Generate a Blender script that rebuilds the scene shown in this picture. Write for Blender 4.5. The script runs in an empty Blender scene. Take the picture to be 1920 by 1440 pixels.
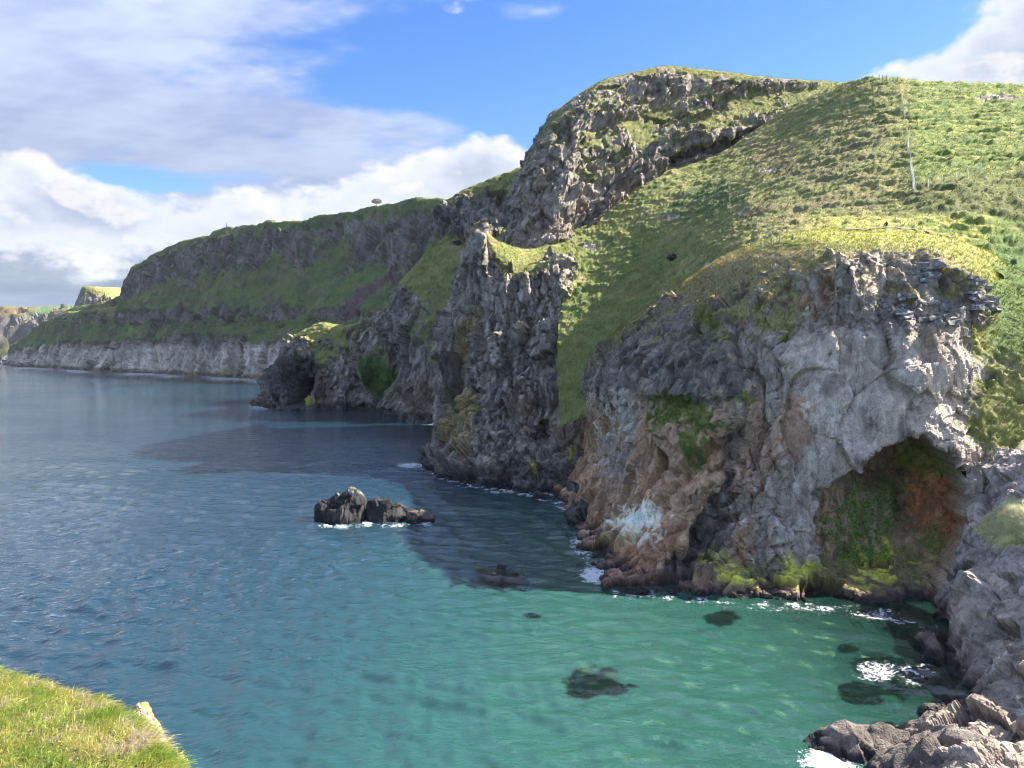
import bpy, math, random
import numpy as np
from mathutils import Vector

random.seed(7)
rng = np.random.default_rng(7)
R = math.radians
sc = bpy.context.scene
COL = sc.collection

# ------------------------------------------------------------------ camera
CAMZ = 30.0
FPX = 1444.0                      # focal length in photo pixels (1920 wide)
PITCH = math.atan(63 / FPX)       # camera looks slightly down
cam = bpy.data.cameras.new('camera'); cam_o = bpy.data.objects.new('camera', cam); COL.objects.link(cam_o)
cam_o.location = (0, 0, CAMZ); cam_o.rotation_euler = (math.pi / 2 - PITCH, 0, 0)
cam.sensor_width = 36; cam.lens = 36 * FPX / 1920; cam.clip_start = 0.1; cam.clip_end = 40000
sc.camera = cam_o

# ------------------------------------------------------------------ light
SUN_EL, SUN_AZ = R(40), R(75)     # azimuth measured from +Y (view direction) towards +X
sun = bpy.data.lights.new('sun', 'SUN'); sun.energy = 4.4; sun.angle = R(0.6); sun.color = (1.0, 0.93, 0.80)
sun_o = bpy.data.objects.new('sun', sun); COL.objects.link(sun_o)
sdir = Vector((math.cos(SUN_EL) * math.sin(SUN_AZ), math.cos(SUN_EL) * math.cos(SUN_AZ), math.sin(SUN_EL)))
sun_o.rotation_euler = sdir.to_track_quat('Z', 'Y').to_euler()
sc.view_settings.view_transform = 'Standard'; sc.view_settings.look = 'None'
sc.view_settings.exposure = 2.02; sc.view_settings.gamma = 1.0
sc.render.engine = 'CYCLES'
sc.cycles.max_bounces = 4; sc.cycles.diffuse_bounces = 2; sc.cycles.glossy_bounces = 2; sc.cycles.use_adaptive_sampling = True; sc.cycles.adaptive_threshold = 0.03; sc.cycles.transparent_max_bounces = 8; sc.cycles.caustics_reflective = False
sc.cycles.use_denoising = True; sc.cycles.filter_width = 1.1; sc.cycles.volume_bounces = 0

# ------------------------------------------------------------------ node helpers
class NT:
    def __init__(s, tree): s.t = tree
    def n(s, typ, ins=None, **props):
        nd = s.t.nodes.new(typ)
        for k, v in props.items(): setattr(nd, k, v)
        for k, v in (ins or {}).items(): s.put(nd.inputs[k], v)
        return nd
    def put(s, sock, v):
        if isinstance(v, bpy.types.NodeSocket): s.t.links.new(v, sock)
        else: sock.default_value = v
    def m(s, op, a, b=None, c=None, clamp=False):
        nd = s.t.nodes.new('ShaderNodeMath'); nd.operation = op; nd.use_clamp = clamp
        for i, v in enumerate((a, b, c)):
            if v is not None: s.put(nd.inputs[i], v)
        return nd.outputs[0]
    def noise(s, vec, scale, detail=4, rough=0.55, dist=0.0):
        nd = s.n('ShaderNodeTexNoise', {'Vector': vec, 'Scale': scale, 'Detail': detail, 'Roughness': rough, 'Distortion': dist})
        return nd.outputs['Fac']
    def ramp(s, x, a, b, lo=0.0, hi=1.0, smooth=True):
        nd = s.n('ShaderNodeMapRange', {'Value': x, 'From Min': a, 'From Max': b, 'To Min': lo, 'To Max': hi})
        nd.interpolation_type = 'SMOOTHSTEP' if smooth else 'LINEAR'; nd.clamp = True if not smooth else nd.clamp
        return nd.outputs[0]
    def mix(s, f, a, b, mode='MIX'):
        nd = s.t.nodes.new('ShaderNodeMix'); nd.data_type = 'RGBA'; nd.blend_type = mode
        s.put(nd.inputs[0], f)
        for i, v in ((6, a), (7, b)):
            if not isinstance(v, bpy.types.NodeSocket): v = (*v[:3], 1)
            s.put(nd.inputs[i], v)
        return nd.outputs[2]

def uv_dir(u, v):
    """azimuth and elevation of a viewing direction"""
    x = (u - 960) / FPX; c = (720 - v) / FPX
    y = math.cos(PITCH) + c * math.sin(PITCH); z = -math.sin(PITCH) + c * math.cos(PITCH)
    return math.atan2(x, y), math.atan2(z, math.hypot(x, y))

# ------------------------------------------------------------------ world: Nishita sky with clouds
def build_world():
    w = bpy.data.worlds.new('World'); sc.world = w; w.use_nodes = True; w.cycles.sampling_method = 'NONE'
    t = w.node_tree; t.nodes.clear(); N = NT(t)
    out = N.n('ShaderNodeOutputWorld'); bg = N.n('ShaderNodeBackground', {'Strength': 0.06})
    t.links.new(bg.outputs[0], out.inputs[0])
    sky = N.n('ShaderNodeTexSky'); sky.sky_type = 'NISHITA'; sky.sun_disc = False
    sky.sun_elevation = SUN_EL; sky.sun_rotation = SUN_AZ
    sky.air_density = 1.0; sky.dust_density = 0.25; sky.ozone_density = 2.5; sky.altitude = 50
    tc = N.n('ShaderNodeTexCoord'); d = tc.outputs['Generated']
    sep = N.n('ShaderNodeSeparateXYZ', {0: d})
    x, y, z = sep.outputs
    az = N.m('ARCTAN2', x, y); el = N.m('ARCSINE', z)
    def lobe(u, v, ru, rv, k):
        a0, e0 = uv_dir(u, v)
        da = N.m('MULTIPLY', N.m('SUBTRACT', az, a0), FPX / ru)
        de = N.m('MULTIPLY', N.m('SUBTRACT', el, e0), FPX / rv)
        q = N.m('ADD', N.m('MULTIPLY', da, da), N.m('MULTIPLY', de, de))
        return N.m('MULTIPLY', N.m('EXPONENT', N.m('MULTIPLY', q, -1.0)), k)
    def total(ls):
        s = ls[0]
        for l in ls[1:]: s = N.m('ADD', s, l)
        return s
    # deep blue sky colour: the Nishita colour with a little more saturation
    hs = N.n('ShaderNodeHueSaturation', {'Hue': 0.514, 'Saturation': 1.3, 'Value': 0.97, 'Color': sky.outputs[0]})
    skyc = hs.outputs[0]
    # high sheet of altostratus projected on a flat layer
    zz = N.m('ADD', N.m('MAXIMUM', z, 0.0), 0.16)
    lay = N.n('ShaderNodeCombineXYZ', {0: N.m('DIVIDE', x, zz), 1: N.m('DIVIDE', y, zz), 2: 3.3}).outputs[0]
    mp = N.n('ShaderNodeMapping', {'Vector': lay, 'Rotation': (0, 0, R(28)), 'Scale': (1.0, 1.5, 1.0)}).outputs[0]
    n1 = N.noise(mp, 0.95, 6, 0.6, 0.25)
    n1b = N.noise(mp, 3.0, 4, 0.62, 0.0)
    strat = N.m('ADD', N.m('ADD', N.m('MULTIPLY', n1, 1.15), N.m('MULTIPLY', n1b, 0.75)), -0.45)
    cov = total([lobe(60, 60, 520, 420, 0.20), lobe(420, 270, 420, 120, 0.20), lobe(150, 520, 620, 150, 0.30), lobe(760, 235, 200, 34, 0.26),
                 lobe(560, 60, 260, 90, 0.12), lobe(1000, 25, 120, 26, 0.34), lobe(1330, 35, 90, 24, 0.26), lobe(640, 40, 240, 60, 0.12),
                 lobe(1290, 120, 520, 260, -0.46), lobe(870, 140, 270, 90, -0.28), lobe(1680, 60, 220, 140, -0.26), lobe(250, 338, 120, 24, -0.55), lobe(480, 330, 90, 16, -0.10),
                 lobe(1200, 330, 300, 160, -0.2)])
    sden = N.ramp(N.m('ADD', strat, cov), 0.36, 0.74)
    sden = N.m('MULTIPLY', sden, 0.93)
    sgrey = N.noise(mp, 1.6, 4, 0.55, 0.0)
    scol = N.mix(N.ramp(N.m('ADD', N.m('MULTIPLY', sgrey, 0.6), N.m('MULTIPLY', n1b, 0.4)), 0.38, 0.62), (1.5, 1.85, 2.9), (2.5, 2.85, 3.65))
    zen = N.m('ADD', 0.46, N.m('MULTIPLY', N.m('MAXIMUM', z, 0.0), 2.3))  # cloud brightens towards the unseen zenith, added as fill for shaded rock
    scol = N.mix(1.0, scol, N.n('ShaderNodeCombineColor', {0: zen, 1: zen, 2: zen}).outputs[0], 'MULTIPLY')
    c1 = N.mix(sden, skyc, scol)
    # cumulus bank with lit tops
    sd = Vector((sdir.x, sdir.y, sdir.z + 0.6)).normalized()
    warp = N.n('ShaderNodeVectorMath', {0: d, 1: (1.0, 1.0, 1.7)}, operation='MULTIPLY').outputs[0]
    off = N.n('ShaderNodeVectorMath', {0: warp, 1: tuple(sd * 0.03)}, operation='ADD').outputs[0]
    bias = total([lobe(900, 330, 190, 85, 0.27), lobe(640, 390, 300, 80, 0.24), lobe(200, 395, 80, 46, 0.2),
                  lobe(130, 450, 280, 80, 0.26), lobe(40, 370, 150, 70, 0.15), lobe(370, 440, 90, 30, 0.10),
                  lobe(1900, 70, 230, 100, 0.36), lobe(1690, 130, 90, 30, 0.2), lobe(1030, 226, 24, 18, 0.22),
                  lobe(1400, 60, 330, 140, -0.3), lobe(1150, 170, 240, 120, -0.25), lobe(620, 130, 420, 110, -0.22),
                  lobe(200, 150, 500, 130, -0.2), lobe(300, 335, 120, 18, -0.14), lobe(60, 560, 260, 50, -0.05), lobe(1640, 40, 70, 50, -0.1)])
    def cum(v):
        return N.m('MULTIPLY_ADD', N.noise(v, 6.5, 6, 0.55, 0.0), 1.4, -0.2)
    q0, q1 = N.m('ADD', cum(warp), bias), N.m('ADD', cum(off), bias)
    cden = N.ramp(q0, 0.55, 0.69)
    lit = N.ramp(N.m('SUBTRACT', q0, q1), -0.03, 0.10)
    core = N.ramp(q0, 0.64, 1.04)
    base = N.mix(core, (3.6, 3.85, 4.4), (2.0, 2.35, 3.1))
    ccol = N.mix(N.m('MULTIPLY', lit, 0.75), base, (4.2, 4.15, 4.1))
    c2 = N.mix(cden, c1, ccol)
    # low bank of rain-blue haze along the horizon
    hz = N.ramp(el, 0.01, 0.075, 1.0, 0.0)
    c3 = N.mix(N.m('MULTIPLY', hz, 0.6), c2, (2.6, 3.6, 5.4))
    # below the horizon: dark sea colour
    t.links.new(c3, bg.inputs['Color'])
build_world()

# ------------------------------------------------------------------ geometry helpers
def P(u, v, Y):
    """point of the place seen at photo pixel (u, v) at distance Y along the view"""
    c = (720 - v) / FPX
    ry = math.cos(PITCH) + c * math.sin(PITCH); rz = -math.sin(PITCH) + c * math.cos(PITCH); rx = (u - 960) / FPX
    k = Y / ry
    return (rx * k, Y, CAMZ + rz * k)
def W(u, v, z=0.0):
    c = (720 - v) / FPX
    ry = math.cos(PITCH) + c * math.sin(PITCH); rz = -math.sin(PITCH) + c * math.cos(PITCH); rx = (u - 960) / FPX
    k = (z - CAMZ) / rz
    return (rx * k, ry * k, z)
def proj(X):
    d = X - np.array([0, 0, CAMZ])
    f = d[..., 1] * math.cos(PITCH) - d[..., 2] * math.sin(PITCH)
    up = d[..., 1] * math.sin(PITCH) + d[..., 2] * math.cos(PITCH)
    f = np.maximum(f, 0.1)
    return 960 + FPX * d[..., 0] / f, 720 - FPX * up / f

def hsh(ix, iy, iz, seed):
    h = (ix.astype(np.uint32) * np.uint32(374761393) + iy.astype(np.uint32) * np.uint32(668265263)
         + iz.astype(np.uint32) * np.uint32(2147483647) + np.uint32((seed * 1274126177) & 0xffffffff))
    h ^= h >> np.uint32(13); h *= np.uint32(1274126177); h ^= h >> np.uint32(16)
    h *= np.uint32(2246822519); h ^= h >> np.uint32(13)
    return h
def gnoise(p, seed=0):
    p = np.asarray(p, np.float32); i = np.floor(p); f = p - i; i = i.astype(np.int32)
    w = f * f * f * (f * (f * 6 - 15) + 10)
    out = 0
    for dx in (0, 1):
        wx = w[..., 0] if dx else 1 - w[..., 0]
        for dy in (0, 1):
            wy = w[..., 1] if dy else 1 - w[..., 1]
            for dz in (0, 1):
                wz = w[..., 2] if dz else 1 - w[..., 2]
                h = hsh(i[..., 0] + dx, i[..., 1] + dy, i[..., 2] + dz, seed)
                g0 = (h & np.uint32(1023)).astype(np.float32) / 511.5 - 1
                g1 = ((h >> np.uint32(10)) & np.uint32(1023)).astype(np.float32) / 511.5 - 1
                g2 = ((h >> np.uint32(20)) & np.uint32(1023)).astype(np.float32) / 511.5 - 1
                out = out + wx * wy * wz * (g0 * (f[..., 0] - dx) + g1 * (f[..., 1] - dy) + g2 * (f[..., 2] - dz))
    return out
def fbm(p, octv=4, seed=0, gain=0.5):
    s = 0; a = 1.0; t = 0
    for k in range(octv):
        s = s + a * gnoise(p * (2.03 ** k), seed + 17 * k); t += a; a *= gain
    return s / t * 1.6
def ridged(p, octv=4, seed=0):
    s = 0; a = 1.0; t = 0
    for k in range(octv):
        s = s + a * (1 - 2.2 * np.abs(gnoise(p * (2.07 ** k), seed + 13 * k))); t += a; a *= 0.5
    return s / t
def worley(p, seed=0):
    sh = p.shape[:-1]; p = np.asarray(p, np.float32).reshape(-1, 3)
    i = np.floor(p); f = p - i; i = i.astype(np.int32)
    n = len(p)
    F1 = np.full(n, 9.0, np.float32); F2 = np.full(n, 9.0, np.float32); ID = np.zeros(n, np.uint32); off = np.zeros((n, 3), np.float32)
    for dx in (-1, 0, 1):
        for dy in (-1, 0, 1):
            for dz in (-1, 0, 1):
                h = hsh(i[:, 0] + dx, i[:, 1] + dy, i[:, 2] + dz, seed)
                o0 = (h & np.uint32(1023)).astype(np.float32) * np.float32(1 / 1023) - (f[:, 0] - dx)
                o1 = ((h >> np.uint32(10)) & np.uint32(1023)).astype(np.float32) * np.float32(1 / 1023) - (f[:, 1] - dy)
                o2 = ((h >> np.uint32(20)) & np.uint32(1023)).astype(np.float32) * np.float32(1 / 1023) - (f[:, 2] - dz)
                d = o0 * o0 + o1 * o1 + o2 * o2
                c = d < F1
                np.minimum(F2, d, out=F2); F2[c] = F1[c]; F1[c] = d[c]
                ID[c] = h[c]; off[c, 0] = o0[c]; off[c, 1] = o1[c]; off[c, 2] = o2[c]
    F1 = np.sqrt(F1); F2 = np.sqrt(F2)
    return F1.reshape(sh), F2.reshape(sh), ID.reshape(sh), off.reshape(sh + (3,))
def rnd(ID, k):
    h = ID * np.uint32(2654435761) + np.uint32(k * 97 + 1); h ^= h >> np.uint32(15); h *= np.uint32(2246822519); h ^= h >> np.uint32(13)
    return (h & np.uint32(65535)).astype(np.float32) / 65535
def facets(p, scale, seed, amp, tilt, crack, cw=0.07):
    """broken angular blocks: each cell is a tilted plane of its own, with a joint round it"""
    s = np.array(scale, np.float32)
    F1, F2, ID, off = worley(p / s, seed)
    d = (rnd(ID, 1) - 0.5) * amp
    g = np.stack([rnd(ID, 2), rnd(ID, 3), rnd(ID, 4)], -1) - 0.5
    d = d + (g * off * s).sum(-1) * tilt
    return d - crack * np.exp(-((F2 - F1) / cw) ** 2), ID
def blocks(B, scales, seed, warp=0.35, amp=0.20, tilt=0.62, crack=0.07):
    """angular fractured rock: nested sets of tilted blocks; scales = (size, stretch in z, weight). Also returns a tone per block"""
    d = 0; tone = np.ones(B.shape[:-1], np.float32)
    for k, (sz, vs, wt) in enumerate(scales):
        wv = B + (warp * sz) * np.stack([gnoise(B / (sz * 1.3), seed + 3 * k), gnoise(B / (sz * 1.3), seed + 3 * k + 1), gnoise(B / (sz * 1.3), seed + 3 * k + 2)], -1) * 1.6
        f, ID = facets(wv, (sz, sz, sz * vs), seed + 50 + k, amp * sz, tilt, crack * sz, 0.045)
        d = d + f * wt
        tone = tone * (1 + (rnd(ID, 9) - 0.5) * (0.30 if k == 0 else 0.46))
    return d, tone
def sst(a, b, x):
    t = np.clip((x - a) / (b - a), 0, 1); return t * t * (3 - 2 * t)
def mixc(c, col, m):
    return c + (np.array(col, np.float32) - c) * np.clip(m, 0, 1)[..., None]
def ell(U, V, u, v, ru, rv, rot=0.0):
    a = R(rot); x = (U - u); y = (V - v)
    X = (x * math.cos(a) + y * math.sin(a)) / ru; Yy = (-x * math.sin(a) + y * math.cos(a)) / rv
    return 1 - np.sqrt(X * X + Yy * Yy)          # 1 in the middle, 0 on the rim
def polysd(U, V, poly):
    """signed distance to a polygon, positive inside"""
    best = np.full(U.shape, 1e9); ins = np.zeros(U.shape, bool)
    n = len(poly)
    for k in range(n):
        x0, y0 = poly[k]; x1, y1 = poly[(k + 1) % n]
        ex, ey = x1 - x0, y1 - y0
        t = np.clip(((U - x0) * ex + (V - y0) * ey) / (ex * ex + ey * ey), 0, 1)
        best = np.minimum(best, np.hypot(U - x0 - t * ex, V - y0 - t * ey))
        c = ((y0 > V) != (y1 > V)) & (U < ex * (V - y0) / (ey if ey else 1e-9) + x0)
        ins ^= c
    return np.where(ins, best, -best)

def hermite(C, axis, n):
    C = np.moveaxis(C, axis, 0); k = C.shape[0]
    seg = np.sqrt(((C[1:, :, :3] - C[:-1, :, :3]) ** 2).sum(-1)).mean(1) + 1e-3
    seg = seg ** 0.8
    t = np.concatenate([[0], np.cumsum(seg)]); q = np.linspace(0, t[-1], n)
    T = np.zeros_like(C)
    dl = (C[1:] - C[:-1]) / seg[:, None, None]
    T[0] = dl[0]; T[-1] = dl[-1]
    T[1:-1] = (dl[:-1] * seg[1:, None, None] + dl[1:] * seg[:-1, None, None]) / (seg[1:] + seg[:-1])[:, None, None]
    T[1:-1] *= 0.85
    j = np.clip(np.searchsorted(t, q, side='right') - 1, 0, k - 2)
    h = seg[j]; s = ((q - t[j]) / h)[:, None, None]; h = h[:, None, None]
    o = (2*s**3-3*s**2+1)*C[j] + (s**3-2*s**2+s)*h*T[j] + (-2*s**3+3*s**2)*C[j+1] + (s**3-s**2)*h*T[j+1]
    return np.moveaxis(o, 0, axis)

def loft(rows, nu, nv, skirt=1.5):
    C = np.array(rows, np.float64)
    out = hermite(hermite(C, 1, nu), 0, nv)
    return out[..., :3].copy(), out[..., 3].copy()
def normals(B):
    du = np.gradient(B, axis=1); dv = np.gradient(B, axis=0)
    n = np.cross(du, dv); n /= np.linalg.norm(n, axis=-1, keepdims=True) + 1e-9
    v = np.array([0, 0, CAMZ]) - B
    v[..., 2] += 20
    if (n * v).sum(-1).mean() < 0: n = -n
    return n

def mesh_grid(name, B, attrs, mat, kind='structure', smooth=True):
    nv, nu = B.shape[:2]
    idx = np.arange(nv * nu).reshape(nv, nu)
    q = np.stack([idx[:-1, :-1], idx[:-1, 1:], idx[1:, 1:], idx[1:, :-1]], -1).reshape(-1, 4)
    me = bpy.data.meshes.new(name)
    me.vertices.add(nv * nu); me.vertices.foreach_set('co', B.reshape(-1).astype(np.float32))
    me.loops.add(q.size); me.loops.foreach_set('vertex_index', q.reshape(-1).astype(np.int32))
    me.polygons.add(len(q)); me.polygons.foreach_set('loop_start', np.arange(0, q.size, 4, dtype=np.int32))
    me.polygons.foreach_set('loop_total', np.full(len(q), 4, np.int32))
    if smooth: me.polygons.foreach_set('use_smooth', np.ones(len(q), bool))
    me.update(calc_edges=True)
    put_attrs(me, attrs)
    me.materials.append(mat)
    o = bpy.data.objects.new(name, me); COL.objects.link(o)
    if kind: o['kind'] = kind
    return o
def put_attrs(me, attrs):
    for k, a in attrs.items():
        if a.shape[-1:] == (3,) and a.ndim >= 2 and k == 'tint':
            at = me.attributes.new(k, 'FLOAT_COLOR', 'POINT')
            a4 = np.concatenate([a.reshape(-1, 3), np.ones((a.size // 3, 1))], 1).astype(np.float32)
            at.data.foreach_set('color', a4.reshape(-1))
        else:
            at = me.attributes.new(k, 'FLOAT', 'POINT'); at.data.foreach_set('value', a.reshape(-1).astype(np.float32))
def mesh_poly(name, V, F, attrs, mat, parent=None, smooth=False):
    """V (n,3), F (m,k) with k = 3 or 4"""
    V = np.asarray(V, np.float32); F = np.asarray(F, np.int32); k = F.shape[1]
    me = bpy.data.meshes.new(name)
    me.vertices.add(len(V)); me.vertices.foreach_set('co', V.reshape(-1))
    me.loops.add(F.size); me.loops.foreach_set('vertex_index', F.reshape(-1))
    me.polygons.add(len(F)); me.polygons.foreach_set('loop_start', np.arange(0, F.size, k, dtype=np.int32))
    me.polygons.foreach_set('loop_total', np.full(len(F), k, np.int32))
    if smooth: me.polygons.foreach_set('use_smooth', np.ones(len(F), bool))
    me.update(calc_edges=True)
    put_attrs(me, attrs or {})
    if mat: me.materials.append(mat)
    o = bpy.data.objects.new(name, me); COL.objects.link(o)
    if parent: o.parent = parent
    return o
def tag(o, label, cat=None, group=None, kind=None):
    o['label'] = label
    if cat: o['category'] = cat
    if group: o['group'] = group
    if kind: o['kind'] = kind
    return o

# ------------------------------------------------------------------ materials
def mat_terrain(name, bump=1.0, scale=1.0):
    m = bpy.data.materials.new(name); m.use_nodes = True; t = m.node_tree; N = NT(t)
    bs = t.nodes['Principled BSDF']; bs.inputs['Roughness'].default_value = 0.92
    bs.inputs['Specular IOR Level'].default_value = 0.25
    tint = N.n('ShaderNodeAttribute', attribute_name='tint').outputs['Color']
    gr = N.n('ShaderNodeAttribute', attribute_name='grass').outputs['Fac']
    pos = N.n('ShaderNodeTexCoord').outputs['Object']
    st = N.n('ShaderNodeMapping', {'Vector': pos, 'Scale': (1.0, 1.0, 0.45)}).outputs[0]
    a = N.noise(st, 1.6 * scale, 4, 0.68); b = N.noise(pos, 6.5 * scale, 3, 0.68)
    k = N.m('ADD', N.m('MULTIPLY', a, 0.55), N.m('MULTIPLY', b, 0.45))
    rk = N.ramp(k, 0.30, 0.70, 0.45, 1.6, False)
    gk = N.ramp(k, 0.3, 0.7, 0.5, 1.55, False)
    f = N.m('ADD', N.m('MULTIPLY', rk, N.m('SUBTRACT', 1.0, gr)), N.m('MULTIPLY', gk, gr))
    fc = N.n('ShaderNodeCombineColor', {0: f, 1: f, 2: f}).outputs[0]
    col = N.mix(1.0, tint, fc, 'MULTIPLY')
    t.links.new(col, bs.inputs['Base Color'])
    vor = N.n('ShaderNodeTexVoronoi', {'Vector': st, 'Scale': 1.3 * scale}, feature='DISTANCE_TO_EDGE').outputs['Distance']
    crack = N.ramp(vor, 0.0, 0.09)
    hh = N.m('ADD', k, N.m('MULTIPLY', crack, N.m('MULTIPLY', N.m('SUBTRACT', 1.0, gr), 0.12)))
    bp = N.n('ShaderNodeBump', {'Strength': 1.0, 'Distance': 0.5 * bump / scale, 'Height': hh})
    t.links.new(bp.outputs[0], bs.inputs['Normal'])
    return m
M_NEAR = mat_terrain('basalt_and_turf', 1.0, 1.0)
M_MID = mat_terrain('basalt_and_turf_columns', 1.0, 0.6)
M_FAR = mat_terrain('coastal_rock_and_turf', 1.0, 0.22)
M_CLOSE = mat_terrain('weathered_tuff', 1.0, 1.5)

def mat_sea():
    m = bpy.data.materials.new('sea_water'); m.use_nodes = True; t = m.node_tree; t.nodes.clear(); N = NT(t)
    out = N.n('ShaderNodeOutputMaterial')
    pos = N.n('ShaderNodeTexCoord').outputs['Object']
    sh = N.n('ShaderNodeAttribute', attribute_name='shallow').outputs['Fac']
    cl = N.n('ShaderNodeAttribute', attribute_name='clear').outputs['Fac']
    fo = N.n('ShaderNodeAttribute', attribute_name='foam').outputs['Fac']
    w1 = N.n('ShaderNodeMapping', {'Vector': pos, 'Rotation': (0, 0, R(-14)), 'Scale': (0.55, 1.0, 1.0)}).outputs[0]
    a = N.noise(w1, 0.42, 3, 0.6, 0.4); b = N.noise(w1, 1.5, 4, 0.6, 0.3); big = N.noise(w1, 0.012, 4, 0.55, 0.8)
    gust = N.ramp(big, 0.35, 0.65, 0.55, 1.25)
    calm = N.n('ShaderNodeAttribute', attribute_name='calm').outputs['Fac']
    h = N.m('ADD', N.m('MULTIPLY', a, 0.75), N.m('MULTIPLY', b, 0.45))
    h = N.m('MULTIPLY', h, N.m('MULTIPLY', gust, N.m('SUBTRACT', 1.0, N.m('MULTIPLY', calm, 0.40))))
    bp = N.n('ShaderNodeBump', {'Strength': 1.0, 'Distance': 0.5, 'Height': h})
    deep = N.mix(N.ramp(N.noise(pos, 0.006, 3), 0.35, 0.65), (0.007, 0.027, 0.050), (0.007, 0.033, 0.052))
    body = N.mix(sh, deep, (0.038, 0.150, 0.116))
    dif = N.n('ShaderNodeBsdfDiffuse', {'Color': body, 'Roughness': 0.0})
    tr = N.n('ShaderNodeBsdfTransparent', {'Color': (0.60, 0.86, 0.74, 1)})
    m1 = N.n('ShaderNodeMixShader', {0: cl, 1: dif.outputs[0], 2: tr.outputs[0]})
    gl = N.n('ShaderNodeBsdfGlossy', {'Color': (1, 1, 1, 1), 'Roughness': 0.035, 'Normal': bp.outputs[0]})
    fr = N.n('ShaderNodeFresnel', {'IOR': 1.52, 'Normal': bp.outputs[0]})
    m2 = N.n('ShaderNodeMixShader', {0: fr.outputs[0], 1: m1.outputs[0], 2: gl.outputs[0]})
    fn = N.noise(pos, 0.7, 5, 0.7, 1.6); fn2 = N.noise(pos, 3.4, 3, 0.6, 0.8)
    fk = N.m('ADD', N.m('MULTIPLY', fn, 0.65), N.m('MULTIPLY', fn2, 0.35))
    fm = N.m('MULTIPLY', N.ramp(N.m('ADD', fk, N.m('MULTIPLY', fo, 0.22)), 0.56, 0.68), N.ramp(fo, 0.02, 0.25))
    fd = N.n('ShaderNodeBsdfDiffuse', {'Color': (0.58, 0.61, 0.63, 1)})
    m3 = N.n('ShaderNodeMixShader', {0: fm, 1: m2.outputs[0], 2: fd.outputs[0]})
    t.links.new(m3.outputs[0], out.inputs[0])
    return m
M_SEA = mat_sea()
def mat_plain(name, col, rough=0.8, var=0.25, scale=6.0):
    m = bpy.data.materials.new(name); m.use_nodes = True; N = NT(m.node_tree); bs = m.node_tree.nodes['Principled BSDF']
    bs.inputs['Roughness'].default_value = rough; bs.inputs['Specular IOR Level'].default_value = 0.3
    k = N.noise(N.n('ShaderNodeTexCoord').outputs['Object'], scale, 5, 0.6)
    c = N.mix(k, tuple(x * (1 - var) for x in col), tuple(min(1, x * (1 + var)) for x in col))
    m.node_tree.links.new(c, bs.inputs['Base Color'])
    return m
def mat_leaf(name, rough=0.75, transl=0.25):
    """foliage: colour per tuft from the tint attribute, a little light passing through"""
    m = bpy.data.materials.new(name); m.use_nodes = True; t = m.node_tree; t.nodes.clear(); N = NT(t)
    out = N.n('ShaderNodeOutputMaterial')
    tint = N.n('ShaderNodeAttribute', attribute_name='tint').outputs['Color']
    d = N.n('ShaderNodeBsdfDiffuse', {'Color': tint}); tr = N.n('ShaderNodeBsdfTranslucent', {'Color': tint})
    mx = N.n('ShaderNodeMixShader', {0: transl, 1: d.outputs[0], 2: tr.outputs[0]})
    t.links.new(mx.outputs[0], out.inputs[0])
    return m
M_GRASS = mat_leaf('grass_blades', transl=0.3)
M_LEAF = mat_leaf('leaves', transl=0.25)

# albedos
GREY = (0.42, 0.41, 0.40); BROWN = (0.42, 0.30, 0.205)
LICH = (0.55, 0.55, 0.50); YLICH = (0.36, 0.30, 0.13); ALGAE = (0.24, 0.29, 0.035); TIDE = (0.06, 0.055, 0.055)
G1 = (0.185, 0.205, 0.06); G2 = (0.31, 0.30, 0.105); STRAW = (0.40, 0.33, 0.17); FERN = (0.075, 0.12, 0.045); BRACK = (0.20, 0.14, 0.08)

def grass_colour(X, U, V, seed, dry=0.0, lush=0.0):
    a = fbm(X / 14.0, 4, seed); b = fbm(X / np.array([5.0, 5.0, 2.5]), 4, seed + 5); c = fbm(X / 1.6, 3, seed + 9)
    col = np.zeros(X.shape, np.float32) + np.array(G1, np.float32)
    col = mixc(col, G2, sst(-0.15, 0.45, a * 0.6 + b * 0.5 + dry))
    col = mixc(col, FERN, sst(0.15, 0.6, -a * 0.5 + b * 0.6 + lush))
    col = mixc(col, STRAW, sst(0.25, 0.75, c * 0.6 + b * 0.4 + dry * 0.8 - 0.05) * 0.8)
    return col

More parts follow.
